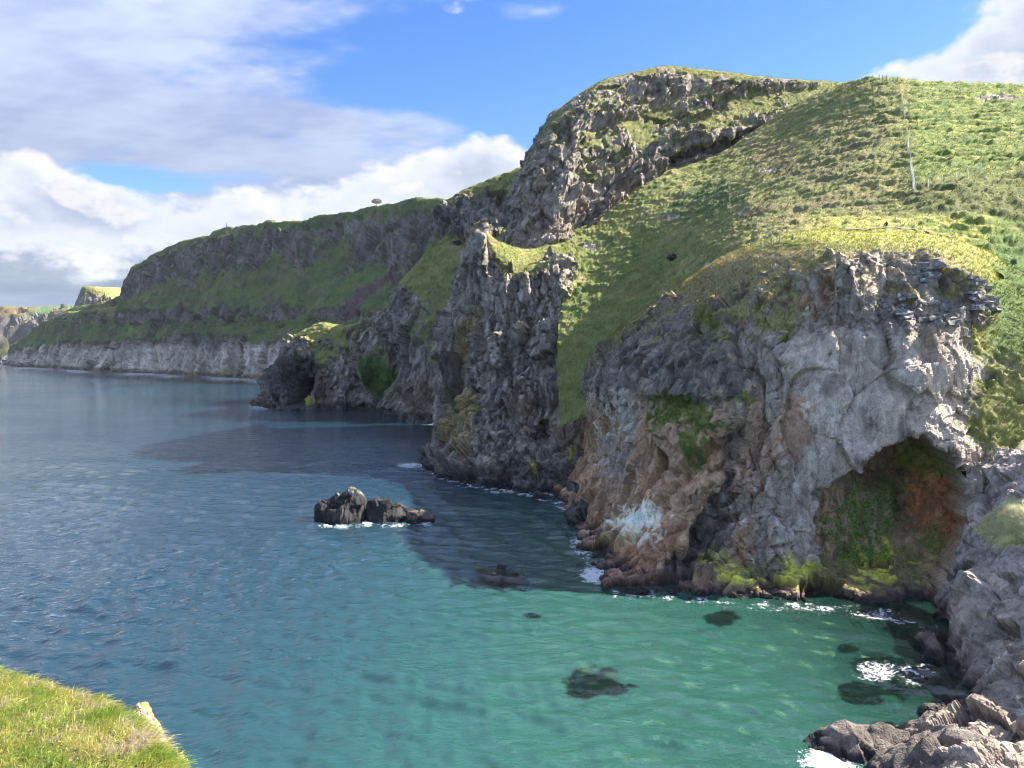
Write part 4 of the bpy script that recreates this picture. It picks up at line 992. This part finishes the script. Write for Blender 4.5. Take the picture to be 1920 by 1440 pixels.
ridge_rock('sea_rock', 'low brownish sea rock at the right tip of the offshore rocks',
           [(752,984),(765,962),(782,957),(798,958),(810,966),(820,982)], 134.5, 2.2, 1041, ((0.12, 0.10, 0.08), (0.22, 0.18, 0.13)), 'rocks off the headland', amp=0.5, nx=70, ny=40)
SH = ((0.14, 0.12, 0.105), (0.24, 0.20, 0.175))
ridge_rock('shore_rock', 'low brown shore rock with a wave breaking on its seaward side',
           [(1498,1440),(1530,1392),(1560,1372),(1592,1354),(1622,1362),(1660,1366),(1700,1375),(1740,1400)], 57.0, 4.2, 1061, SH, 'rocks on the right shore', amp=0.5)
ridge_rock('shore_rock', 'large grey shore rock at the bottom edge below the cliff wall',
           [(1600,1480),(1640,1430),(1690,1400),(1740,1385),(1790,1370),(1840,1380),(1900,1420),(1960,1470)], 53.5, 5.0, 1081, SH, 'rocks on the right shore', amp=0.5)
ridge_rock('shore_rock', 'brown wedge of shore rock leaning against the foot of the cliff wall',
           [(1690,1385),(1715,1352),(1740,1322),(1762,1316),(1785,1330),(1800,1360)], 62.5, 3.2, 1101, SH, 'rocks on the right shore', amp=0.6)
# rocks under the clear water, dark with weed
KL = ['weedy rock seen under dark water below the headland point', 'oval weedy rock alone under the green water of the bay', 'pale brown rock under shallow water near the cave wall',
      'small weedy rock nearest the cave under green water', 'round black weedy rock under water, nearest the sea of the shore group', 'weedy rock broken by ripples of foam in the bay',
      'largest black weedy rock under water at the foot of the shore cliff', 'thin weedy rock under water behind the low brown shore rock', 'tiny dark rock under open green water']
def lump(name, c, r, seed, cols, mat, nth=22, nph=34, amp=0.25, sc_=1.0):
    th = np.linspace(0.02, math.pi - 0.02, nth); ph = np.linspace(0, 2 * math.pi, nph)
    T, Ph = np.meshgrid(th, ph, indexing='ij')
    S = np.stack([np.sin(T) * np.cos(Ph), np.sin(T) * np.sin(Ph), np.cos(T)], -1)
    Bq = S * np.array(r); q = S * max(r) / sc_
    f, _ = facets(q, (0.7 * max(r),) * 3, seed, amp, 0.35, 0.05)
    f = f + amp * 0.6 * fbm(q / max(r) * 2.5, 3, seed + 1)
    f[:, -1] = f[:, 0]
    D = Bq * (1 + f)[..., None] + np.array(c)
    col = np.zeros(D.shape, np.float32) + np.array(cols[0], np.float32)
    mm = fbm(D / (max(r) * 0.5), 3, seed + 2)
    for k, cc in enumerate(cols[1:]): col = mixc(col, cc, sst(-0.05, 0.3, mm * (1 if k == 0 else -1) + 0.1))
    return mesh_grid(name, D, {'tint': col, 'grass': np.zeros(T.shape)}, mat, kind=None)
for (u, v, a, b), lb in zip(KELP, KL):
    w = W(u, v, -0.9); k = w[1] / FPX
    rx = a * k * 1.05; ry = b * k * (w[1] / CAMZ) * 0.95
    cc = ((0.02, 0.02, 0.022), (0.035, 0.032, 0.028)) if 'brown' not in lb else ((0.14, 0.12, 0.08), (0.10, 0.09, 0.06))
    o = lump('submerged_rock', (w[0], w[1], -1.9), (rx, min(ry, rx * 2.2), 1.3), 1200 + int(u), cc, M_SEAROCK, amp=0.35)
    tag(o, lb, 'rock', 'rocks under the water of the bay')

# ------------------------------------------------------------------ slabs of the layered outcrops on the brow
def slab_mesh(seed):
    r = np.random.default_rng(seed)
    v = np.array([[x, y, z] for z in (-1, 1) for y in (-1, 1) for x in (-1, 0, 1)], float) * [0.5, 0.5, 0.5]
    v += r.normal(0, 0.07, v.shape); v[6:, :2] *= 0.9
    f = [(0,1,4,3),(1,2,5,4),(6,9,10,7),(7,10,11,8),(0,6,7,1),(1,7,8,2),(3,4,10,9),(4,5,11,10),(0,3,9,6),(2,8,11,5)]
    me = bpy.data.meshes.new('slab'); me.from_pydata(v.tolist(), [], f); me.update(); return me
M_SLAB = bpy.data.materials.new('slab_basalt')
def build_slab_mat():
    M_SLAB.use_nodes = True; t = M_SLAB.node_tree; N = NT(t); bs = t.nodes['Principled BSDF']; bs.inputs['Roughness'].default_value = 0.9
    pos = N.n('ShaderNodeNewGeometry').outputs['Position']
    k = N.noise(pos, 3.0, 4, 0.65); l = N.noise(pos, 1.1, 3, 0.6)
    c = N.mix(N.ramp(k, 0.3, 0.7), (0.12, 0.12, 0.12), (0.27, 0.26, 0.25)); c = N.mix(N.ramp(l, 0.56, 0.66), c, (0.60, 0.60, 0.56))
    t.links.new(c, bs.inputs['Base Color'])
    bp = N.n('ShaderNodeBump', {'Strength': 0.8, 'Distance': 0.15, 'Height': k}); t.links.new(bp.outputs[0], bs.inputs['Normal'])
build_slab_mat()
def slabs():
    ms = [slab_mesh(k) for k in range(7)]
    for m in ms: m.materials.append(M_SLAB)
    r = random.Random(5); n = 0
    zones = [[(1712,485),(1748,480),(1772,512),(1765,528),(1720,520),(1708,500)], [(1798,515),(1835,518),(1872,568),(1866,586),(1838,582),(1815,552)],
             [(1650,560),(1700,548),(1790,565),(1792,608),(1740,612),(1660,590)]]
    for zi, (zone, cnt) in enumerate(zip(zones, (46, 60, 50))):
        k = 0
        us = [p[0] for p in zone]; vs = [p[1] for p in zone]
        while k < cnt:
            u, v = r.uniform(min(us), max(us)), r.uniform(min(vs), max(vs))
            if polysd(np.array([u]), np.array([v]), zone)[0] < 0: continue
            p, nn = pick('headland', u, v)
            o = bpy.data.objects.new('slab', ms[r.randrange(7)]); COL.objects.link(o)
            o.parent = BODY['headland']['obj']
            o.location = p - nn * r.uniform(0.2, 0.5)
            o.rotation_euler = (r.gauss(0, 0.12), r.gauss(0.12 if zi == 1 else -0.05, 0.1), r.uniform(-0.5, 0.5))
            o.scale = (r.uniform(0.9, 2.1), r.uniform(1.0, 1.6), r.uniform(0.32, 0.62))
            k += 1; n += 1
slabs()

# ------------------------------------------------------------------ turf: tufts and blades
def tris_from(base, d, length, width, side, tint, bend):
    """tapered two-part blades: base (n,3), direction d, sideways vector, downward bend"""
    n = len(base)
    mid = base + d * (length * 0.55)[:, None]
    tip = mid + (d * 0.7 + bend)* (length * 0.5)[:, None]
    a = base - side * (width * 0.5)[:, None]; b = base + side * (width * 0.5)[:, None]
    c = mid + side * (width * 0.38)[:, None]; e = mid - side * (width * 0.38)[:, None]
    V = np.stack([a, b, c, e, tip], 1).reshape(-1, 3)
    i = np.arange(n) * 5
    F = np.concatenate([np.stack([i, i + 1, i + 2], 1), np.stack([i, i + 2, i + 3], 1), np.stack([i + 3, i + 2, i + 4], 1)])
    T = np.repeat(tint, 5, 0).reshape(n, 5, 3) * np.array([0.95, 0.95, 1.0, 1.0, 1.1])[None, :, None]
    return V, F, T.reshape(-1, 3)
def scatter(name, label, body, n, length, width, per, seed, mask=None, drop=0.0, mat=None, bright=(0.75, 1.35), lean=(0.0, 0.0, 0.0), umin=-150):
    b = BODY[body]; r = np.random.default_rng(seed)
    X = b['X']; du = np.linalg.norm(np.gradient(X, axis=1), axis=-1); dv = np.linalg.norm(np.gradient(X, axis=0), axis=-1)
    w = du * dv * np.clip(b['g'] - 0.35, 0, 1)
    w = w * (b['U'] > umin) * (b['U'] < 2080) * (b['V'] > 60) * (b['V'] < 1640)
    if mask is not None: w = w * mask(b)
    idx = r.choice(w.size, n, p=(w / w.sum()).ravel())
    base0 = X.reshape(-1, 3)[idx]; nn = b['n'].reshape(-1, 3)[idx]; tc = b['col'].reshape(-1, 3)[idx]
    sd = du.ravel()[idx]
    base0 = base0 + r.normal(0, 0.35, base0.shape) * sd[:, None] * np.array([1, 1, 0.2])
    base0 = np.repeat(base0, per, 0); nn = np.repeat(nn, per, 0)
    m = len(base0)
    tuft = np.repeat(r.uniform(*bright, (n, 1)) * r.normal(1, 0.07, (n, 3)), per, 0)
    tint = np.clip(np.repeat(tc, per, 0) * tuft * r.uniform(0.85, 1.15, (m, 1)), 0.01, 0.7)
    base = base0 + r.normal(0, 0.14, (m, 3)) * (length * 0.6) - nn * 0.06
    up = np.array([0, 0, 1.0])
    d = nn * 0.55 + up * 0.75 + r.normal(0, 0.38, (m, 3)) + np.array(lean)
    steep = sst(0.55, 0.1, nn[:, 2])[:, None]
    d = d - up * steep * drop
    d /= np.linalg.norm(d, axis=1, keepdims=True)
    side = np.cross(d, r.normal(0, 1, (m, 3))); side /= np.linalg.norm(side, axis=1, keepdims=True) + 1e-6
    L = length * r.uniform(0.55, 1.35, m); Wd = width * r.uniform(0.7, 1.3, m)
    bend = np.array(lean) * 0.6 - up * (0.25 + 0.6 * steep * (drop > 0)) + r.normal(0, 0.15, (m, 3))
    V, F, T = tris_from(base, d, L, Wd, side, tint, bend)
    o = mesh_poly(name, V, F, {'tint': T}, mat or M_GRASS)
    return tag(o, label, 'grass', kind='stuff')
scatter('hill_grass', 'rough green and straw grass covering the steep hillside above the cliffs', 'hillside', 30000, 0.42, 0.10, 3, 11, mask=lambda b: (b['n'][..., 1] < 0.35) * 1.0)
scatter('brow_grass', 'long straw and green grass hanging over the brow of the cave headland', 'headland', 26000, 0.46, 0.08, 3, 12, drop=1.1)
scatter('buttress_grass', 'short grass on the saddle behind the rock pinnacle', 'buttress', 9000, 0.55, 0.12, 2, 13)
scatter('crag_grass', 'grass growing on the ledges of the high crag', 'crag', 9000, 0.7, 0.16, 2, 14)
scatter('ledge_grass', 'pale green grass tussock on the rock wall at the right edge', 'shore_cliff', 4000, 0.8, 0.045, 4, 15, drop=0.9,
        mask=lambda b: sst(0.0, 0.2, ell(b['U'], b['V'], 1895, 992, 66, 42, -8)), bright=(0.9, 1.5))
def fore_grass():
    b = BODY['clifftop_turf']; m1 = fbm(b['X'] / 0.9, 3, 931); m2 = fbm(b['X'] / 0.35, 3, 932)
    col = np.zeros(b['X'].shape, np.float32) + np.array((0.44, 0.45, 0.12), np.float32)
    col = mixc(col, (0.27, 0.36, 0.07), sst(0.0, 0.35, m1 + 0.3 * m2))
    col = mixc(col, (0.60, 0.55, 0.20), sst(0.0, 0.4, -m1 + 0.4 * m2))
    col = mixc(col, (0.60, 0.48, 0.33), sst(0.18, 0.4, m2 - 0.5 * m1))
    b['col'] = col
    scatter('clifftop_grass', 'sunlit yellow-green tussock grass on the clifftop in the corner', 'clifftop_turf', 26000, 0.27, 0.011, 6, 16, umin=-1100,
            mask=lambda q: (q['V'] < 1560) * (q['U'] < 420) * 1.0, lean=(0.55, -0.25, -0.25), bright=(0.85, 1.4))
fore_grass()
# leafy plants on the cave wall
def cave_plants():
    b = BODY['headland']; r = np.random.default_rng(21)
    U, V, X = b['U'], b['V'], b['X']; nz = fbm(X / 1.2, 3, 941)
    w = np.zeros(U.shape)
    for (u, v, a, c) in ((1625, 965, 52, 60), (1590, 985, 50, 26), (1600, 1035, 34, 22), (1640, 1040, 26, 14), (1648, 935, 34, 40), (1750, 1010, 24, 34)):
        w = np.maximum(w, sst(-0.05, 0.5, ell(U, V, u, v, a * 1.25, c * 1.25) + 0.85 * nz))
    w = w * (X[..., 1] > 96) 
    n = 7000; idx = r.choice(w.size, n, p=(w / w.sum()).ravel())
    base = X.reshape(-1, 3)[idx] + r.normal(0, 0.12, (n, 3)); nn = b['n'].reshape(-1, 3)[idx]
    base = base + nn * r.uniform(0, 0.3, (n, 1))
    d = nn * 0.5 + r.normal(0, 0.5, (n, 3)) + np.array([0, 0, -0.4]); d /= np.linalg.norm(d, axis=1, keepdims=True)
    side = np.cross(d, r.normal(0, 1, (n, 3))); side /= np.linalg.norm(side, axis=1, keepdims=True)
    tint = np.array([0.22, 0.40, 0.09]) * r.uniform(0.6, 1.35, (n, 1)) * r.normal(1, 0.08, (n, 3))
    Vv, F, T = tris_from(base, d, r.uniform(0.14, 0.3, n), r.uniform(0.12, 0.24, n), side, np.clip(tint, 0.01, 0.6), np.array([0, 0, -0.3]) + 0 * d)
    tag(mesh_poly('cave_foliage', Vv, F, {'tint': T}, M_LEAF), 'bright green leafy plants growing down the damp cave wall', 'plants', kind='stuff')
cave_plants()

# ------------------------------------------------------------------ stones with orange lichen at the turf edge
M_LROCK = mat_terrain('lichen_stone', 0.6, 7.0)
for (u, v, Y, r, lb) in ((262, 1352, 13.3, (0.20, 0.24, 0.30), 'grey stone with yellow lichen sticking out of the clifftop turf edge'),
                         (289, 1383, 12.6, (0.10, 0.12, 0.09), 'small orange lichen stone lower on the clifftop turf edge'),
                         (330, 1432, 11.6, (0.16, 0.16, 0.12), 'yellow lichen stone at the bottom of the clifftop turf edge')):
    o = lump('lichen_stone', P(u, v, Y), r, 1300 + u, ((0.30, 0.28, 0.25), (0.42, 0.26, 0.05), (0.22, 0.20, 0.18)), M_LROCK, amp=0.3)
    tag(o, lb, 'stone', 'stones at the clifftop edge')

# ------------------------------------------------------------------ fences
M_POST = mat_plain('weathered_post', (0.78, 0.75, 0.66), 0.8)
M_DPOST = mat_plain('dark_post', (0.16, 0.14, 0.11), 0.85)
M_WIRE = mat_plain('galvanised_wire', (0.55, 0.56, 0.56), 0.5)
def post_mesh(h, r, mat):
    k = 6; V = []; F = []
    for z, rr in ((-0.4, r), (h - 0.05, r), (h, r * 0.7)):
        V += [(rr * math.cos(2 * math.pi * j / k), rr * math.sin(2 * math.pi * j / k), z) for j in range(k)]
    for l in range(2): F += [(l*k + j, l*k + (j+1) % k, (l+1)*k + (j+1) % k, (l+1)*k + j) for j in range(k)]
    F.append(tuple(range(2*k, 3*k)))
    me = bpy.data.meshes.new('post'); me.from_pydata(V, [], F); me.materials.append(mat); me.update(); return me
def tube(p0, p1, r):
    d = (p1 - p0); a = d.orthogonal().normalized(); b = d.normalized().cross(a)
    V = [tuple(p + (a * math.cos(t) + b * math.sin(t)) * r) for p in (p0, p1) for t in (0, 2.094, 4.189)]
    return V, [(0, 1, 4, 3), (1, 2, 5, 4), (2, 0, 3, 5)]
def fence(name, label, body, path, n, h, r, mat, wires=(0.95, 0.6, 0.25), wr=0.012, group='stock fences on the hill'):
    us = np.interp(np.linspace(0, 1, n), np.linspace(0, 1, len(path)), [p[0] for p in path]); vs = np.interp(np.linspace(0, 1, n), np.linspace(0, 1, len(path)), [p[1] for p in path])
    pts = [pick(body, u, v)[0] for u, v in zip(us, vs)]
    root = bpy.data.objects.new(name, None); COL.objects.link(root); root.location = pts[0]; tag(root, label, 'fence', group)
    rr = random.Random(len(path) + n); me = post_mesh(h, r, mat)
    for p in pts:
        o = bpy.data.objects.new('post', me); COL.objects.link(o); o.parent = root; o.location = p - pts[0]
        o.rotation_euler = (rr.gauss(0, 0.03), rr.gauss(0, 0.03), rr.random())
    for wz in wires:
        V, F = [], []
        for p0, p1 in zip(pts[:-1], pts[1:]):
            v, f = tube(p0 - pts[0] + Vector((0, 0, wz * h)), p1 - pts[0] + Vector((0, 0, wz * h)), wr)
            F += [tuple(q + len(V) for q in ff) for ff in f]; V += v
        w = bpy.data.meshes.new('wire'); w.from_pydata(V, [], F); w.materials.append(M_WIRE); w.update()
        o = bpy.data.objects.new('wire', w); COL.objects.link(o); o.parent = root
fence('wire_fence', 'pale post and wire fence running straight up the hillside', 'hillside', [(1714, 360), (1706, 300), (1697, 225), (1688, 172)], 48, 1.4, 0.11, M_POST, wr=0.03)
fence('wire_fence', 'post and wire fence crossing the slope to the right of the pale straight one', 'hillside', [(1740, 352), (1800, 336), (1850, 322), (1925, 300)], 8, 1.7, 0.12, M_POST)
fence('path_fence', 'short run of pale posts beside the walkers on the clifftop path', 'headland', [(1430, 464), (1458, 456), (1475, 452), (1495, 449), (1515, 446)], 7, 1.0, 0.07, M_POST, group='posts on the hill')
fence('skyline_fence', 'dark posts standing on the skyline at the top of the hill', 'hillside', [(1648, 149), (1662, 151), (1682, 155)], 5, 1.5, 0.09, M_DPOST, group='posts on the hill')

def worn_path():
    pts = [pick('hillside', u, v)[0] for u, v in ((1500, 440), (1545, 433), (1590, 430), (1640, 428), (1690, 429), (1730, 433), (1765, 439), (1795, 448))]
    q = []; hx = BODY['hillside']['X'].reshape(-1, 3)
    for a, b in zip(pts[:-1], pts[1:]): q += [a.lerp(b, t / 8) for t in range(8)]
    for p in q: p.z = float(hx[np.argmin((hx[:, 0] - p.x) ** 2 + (hx[:, 1] - p.y) ** 2), 2])
    for _ in range(2):
        for k in range(1, len(q) - 1): q[k].z = (q[k - 1].z + 2 * q[k].z + q[k + 1].z) / 4
    V, F = [], []
    for k, p in enumerate(q):
        d = (q[min(k + 1, len(q) - 1)] - q[max(k - 1, 0)]).normalized(); sd = Vector((d.y, -d.x, 0)).normalized()
        wd = 0.75 + 0.15 * math.sin(k * 1.7)
        V += [tuple(p + sd * t * wd + Vector((0, 0, 0.10 - 0.35 * max(0, abs(t) - 0.4)))) for t in (-1, -0.4, 0.4, 1)]
        if k: F += [(4*k - 4 + t, 4*k - 3 + t, 4*k + 1 + t, 4*k + t) for t in range(3)]
    me = bpy.data.meshes.new('path'); me.from_pydata(V, [], F); me.materials.append(mat_plain('trodden_gravel', (0.27, 0.25, 0.18), 0.95, 0.3, 1.5)); me.update()
    o = bpy.data.objects.new('path', me); COL.objects.link(o); o['kind'] = 'structure'
worn_path()
# ------------------------------------------------------------------ people on the clifftop
def person(label, at, turn, pose, top, legs, hair, hood=False):
    """one continuous skinned body; standing figures are 1.75 m tall, seated ones sit on the ground"""
    if pose == 'walk':
        J = {'pelvis': (0, 0, .95), 'belly': (0, 0.01, 1.10), 'chest': (0, 0, 1.30), 'neck': (0, 0.02, 1.50), 'jaw': (0, 0.04, 1.57), 'head': (0, 0.03, 1.66), 'crown': (0, 0.01, 1.74),
             'shl': (-.17, 0, 1.41), 'ell': (-.25, -.06, 1.16), 'wrl': (-.24, .06, .93), 'hal': (-.23, .09, .85),
             'shr': (.17, 0, 1.41), 'elr': (.25, .02, 1.16), 'wrr': (.24, .16, .95), 'har': (.23, .19, .88),
             'hil': (-.09, 0, .90), 'knl': (-.10, .16, .50), 'anl': (-.10, .10, .09), 'tol': (-.11, .26, .04),
             'hir': (.09, 0, .90), 'knr': (.10, .0, .49), 'anr': (.10, -.22, .12), 'tor': (.11, -.08, .05)}
    else:
        J = {'pelvis': (0, 0, .14), 'belly': (0, -.03, .30), 'chest': (0, -.02, .52), 'neck': (0, 0.02, .72), 'jaw': (0, 0.05, .79), 'head': (0, 0.04, .88), 'crown': (0, 0.02, .96),
             'shl': (-.18, -.01, .63), 'ell': (-.29, .10, .42), 'wrl': (-.18, .30, .40), 'hal': (-.12, .37, .42),
             'shr': (.18, -.01, .63), 'elr': (.29, .10, .42), 'wrr': (.18, .30, .40), 'har': (.12, .37, .42),
             'hil': (-.10, .02, .12), 'knl': (-.16, .42, .42), 'anl': (-.14, .66, .10), 'tol': (-.15, .82, .05),
             'hir': (.10, .02, .12), 'knr': (.16, .42, .42), 'anr': (.14, .66, .10), 'tor': (.15, .82, .05)}
    Rd = {'pelvis': .15, 'belly': .14, 'chest': .165, 'neck': .065, 'jaw': .075, 'head': .105, 'crown': .07, 'sh': .085, 'el': .06, 'wr': .04, 'ha': .035, 'hi': .105, 'kn': .075, 'an': .05, 'to': .045}
    E = [('pelvis', 'belly'), ('belly', 'chest'), ('chest', 'neck'), ('neck', 'jaw'), ('jaw', 'head'), ('head', 'crown')]
    for s in 'lr': E += [('chest', 'sh' + s), ('sh' + s, 'el' + s), ('el' + s, 'wr' + s), ('wr' + s, 'ha' + s), ('pelvis', 'hi' + s), ('hi' + s, 'kn' + s), ('kn' + s, 'an' + s), ('an' + s, 'to' + s)]
    names = list(J); me = bpy.data.meshes.new('person'); me.from_pydata([J[k] for k in names], [(names.index(a), names.index(b)) for a, b in E], [])
    ob = bpy.data.objects.new('person', me); COL.objects.link(ob)
    md = ob.modifiers.new('Skin', 'SKIN'); md.use_smooth_shade = True
    for k, sv in zip(names, me.skin_vertices[0].data):
        rr = Rd.get(k, Rd.get(k[:2])); sv.radius = (rr * (1.15 if k in ('pelvis', 'chest', 'belly') else 1), rr * (0.8 if k in ('pelvis', 'chest', 'belly') else 1)); sv.use_root = (k == 'pelvis')
    sb = ob.modifiers.new('Sub', 'SUBSURF'); sb.levels = 1; sb.render_levels = 1
    bpy.context.view_layer.update()
    dg = bpy.context.evaluated_depsgraph_get(); full = bpy.data.meshes.new_from_object(ob.evaluated_get(dg))
    bpy.data.objects.remove(ob)
    for m in (top, legs, M_SKIN, hair, M_SHOE): full.materials.append(m)
    zj, zn, zp = J['jaw'][2], J['neck'][2], J['pelvis'][2]
    A_ = {k: Vector(J[k]) for k in J}
    for p in full.polygons:
        c = p.center; near = min(A_, key=lambda k: (A_[k] - c).length)
        if near in ('jaw', 'head', 'crown', 'neck'): p.material_index = 3 if (c.z > A_['head'].z + 0.03 or c.y < A_['head'].y - 0.02) else (2 if not hood or near in ('head', 'jaw') else 0)
        elif near[:2] == 'ha': p.material_index = 2
        elif near[:2] in ('to', 'an'): p.material_index = 4
        elif near[:2] in ('hi', 'kn') or (near == 'pelvis' and c.z < zp + 0.02): p.material_index = 1
        else: p.material_index = 0
        p.use_smooth = True
    root = bpy.data.objects.new('person', full); COL.objects.link(root)
    root.location = at; root.rotation_euler = (0, 0, turn)
    return tag(root, label, 'person', 'walkers on the headland')
M_SKIN = mat_plain('skin', (0.45, 0.28, 0.21), 0.6, 0.1); M_SHOE = mat_plain('shoes', (0.08, 0.07, 0.07), 0.7)
p1 = pick('headland', 1446, 457)[0]
person('person in a pale blue jacket and grey trousers walking by a white post', p1, R(75), 'walk', mat_plain('pale_jacket', (0.62, 0.70, 0.80), 0.7), mat_plain('grey_trousers', (0.16, 0.17, 0.20), 0.8), mat_plain('fair_hair', (0.30, 0.24, 0.16), 0.7))
p2 = pick('headland', 1485, 450)[0]
gj = mat_plain('grey_hood', (0.34, 0.34, 0.33), 0.8)
person('person in a grey hooded jacket sitting beside the short pale posts', p2, R(160), 'sit', gj, mat_plain('dark_trousers', (0.07, 0.07, 0.08), 0.8), gj, hood=True)
p3 = pick('hillside', 1663, 424)[0]
person('person in a navy top with brown hair sitting on the bright turf', p3, R(10), 'sit', mat_plain('navy_top', (0.03, 0.035, 0.06), 0.8), mat_plain('blue_jeans', (0.12, 0.16, 0.22), 0.8), mat_plain('brown_hair', (0.20, 0.09, 0.05), 0.7))

# ------------------------------------------------------------------ lone windswept tree on the far skyline
def lone_tree():
    b = BODY['coast']; near = np.where(np.abs(b['U'] - 702) < 5, b['V'], 1e9); p = Vector(b['X'][np.unravel_index(np.argmin(near), near.shape)])
    root = bpy.data.objects.new('tree', None); COL.objects.link(root); root.location = p
    tag(root, 'lone windswept tree on the skyline of the long coast', 'tree')
    r = np.random.default_rng(31); V, F = [], []
    def limb(a, b, r0, r1):
        nonlocal V, F
        d = (b - a).normalized(); e = d.orthogonal().normalized(); f = d.cross(e); o = len(V)
        for q, rr in ((a, r0), (b, r1)): V += [tuple(q + (e * math.cos(t * 1.0472) + f * math.sin(t * 1.0472)) * rr) for t in range(6)]
        F += [(o + j, o + (j + 1) % 6, o + 6 + (j + 1) % 6, o + 6 + j) for j in range(6)]
    top = Vector((0.3, 0, 1.8)); limb(Vector((0, 0, -0.6)), top, 0.34, 0.24)
    for k in range(9):
        a = k * 0.7; t = Vector((math.cos(a) * r.uniform(2, 4.2), math.sin(a) * r.uniform(1.5, 3), r.uniform(2.6, 4.2))); limb(top, t, 0.16, 0.05)
    me = bpy.data.meshes.new('trunk'); me.from_pydata(V, [], F); me.materials.append(mat_plain('bark', (0.20, 0.17, 0.13))); o = bpy.data.objects.new('trunk', me); COL.objects.link(o); o.parent = root
    n = 1500; c = r.normal(0, 1, (n, 3)); c /= np.linalg.norm(c, axis=1, keepdims=True); c *= r.uniform(0.55, 1.0, (n, 1)) ** 0.5
    c = c * np.array([5.2, 3.8, 2.6]) + np.array([0.4, 0, 4.2]); c[:, 2] = np.maximum(c[:, 2], 2.4 + 0.5 * r.random(n)); c += 0.5 * r.normal(0, 1, (n, 3)) * np.array([1, 1, .4])
    d = r.normal(0, 1, (n, 3)); d /= np.linalg.norm(d, axis=1, keepdims=True); s = np.cross(d, r.normal(0, 1, (n, 3))); s /= np.linalg.norm(s, axis=1, keepdims=True)
    tint = np.array([0.24, 0.24, 0.14]) * r.uniform(0.6, 1.3, (n, 1))
    Vv, Ff, T = tris_from(c, d, r.uniform(0.4, 0.8, n), r.uniform(0.3, 0.5, n), s, tint, 0 * d)
    mesh_poly('crown', Vv, Ff, {'tint': T}, M_LEAF, root)
lone_tree()
# a small dark bush on the green slope
def bush(u, v, body, r0, label, seed):
    p, nn = pick(body, u, v); r = np.random.default_rng(seed); n = 500
    c = r.normal(0, 1, (n, 3)); c /= np.linalg.norm(c, axis=1, keepdims=True); c = c * r0 * r.uniform(0.6, 1.05, (n, 1)) * np.array([1, 1, 0.8])
    d = c / np.linalg.norm(c, axis=1, keepdims=True) + r.normal(0, 0.5, (n, 3)); s = np.cross(d, r.normal(0, 1, (n, 3))); s /= np.linalg.norm(s, axis=1, keepdims=True)
    tint = np.array([0.09, 0.09, 0.075]) * r.uniform(0.6, 1.3, (n, 1))
    Vv, Ff, T = tris_from(c, d, r.uniform(0.25, 0.45, n), r.uniform(0.14, 0.3, n), s, tint, 0 * d)
    o = mesh_poly('bush', Vv, Ff, {'tint': T}, M_LEAF); o.location = p + Vector((0, 0, r0 * 0.4)); tag(o, label, 'bush')
bush(1260, 486, 'hillside', 1.0, 'small round dark bush alone on the green gully slope', 41)

# ------------------------------------------------------------------ sea air
def haze():
    x, y0, y1, z0, z1 = 2600, -60, 4600, -30, 330
    V = [(a, b, c) for c in (z0, z1) for b in (y0, y1) for a in (-x, x)]
    F = [(0,2,3,1),(4,5,7,6),(0,1,5,4),(2,6,7,3),(0,4,6,2),(1,3,7,5)]
    me = bpy.data.meshes.new('haze'); me.from_pydata(V, [], F); me.update()
    m = bpy.data.materials.new('sea_air'); m.use_nodes = True; t = m.node_tree; t.nodes.clear()
    o = t.nodes.new('ShaderNodeOutputMaterial'); v = t.nodes.new('ShaderNodeVolumePrincipled')
    v.inputs['Color'].default_value = (0.80, 0.88, 1.0, 1); v.inputs['Density'].default_value = 0.00003; v.inputs['Anisotropy'].default_value = 0.2
    t.links.new(v.outputs[0], o.inputs['Volume']); me.materials.append(m)
    ob = bpy.data.objects.new('haze', me); COL.objects.link(ob)
    tag(ob, 'thin blue sea haze in the air over the whole coast', 'haze', kind='stuff')
haze()
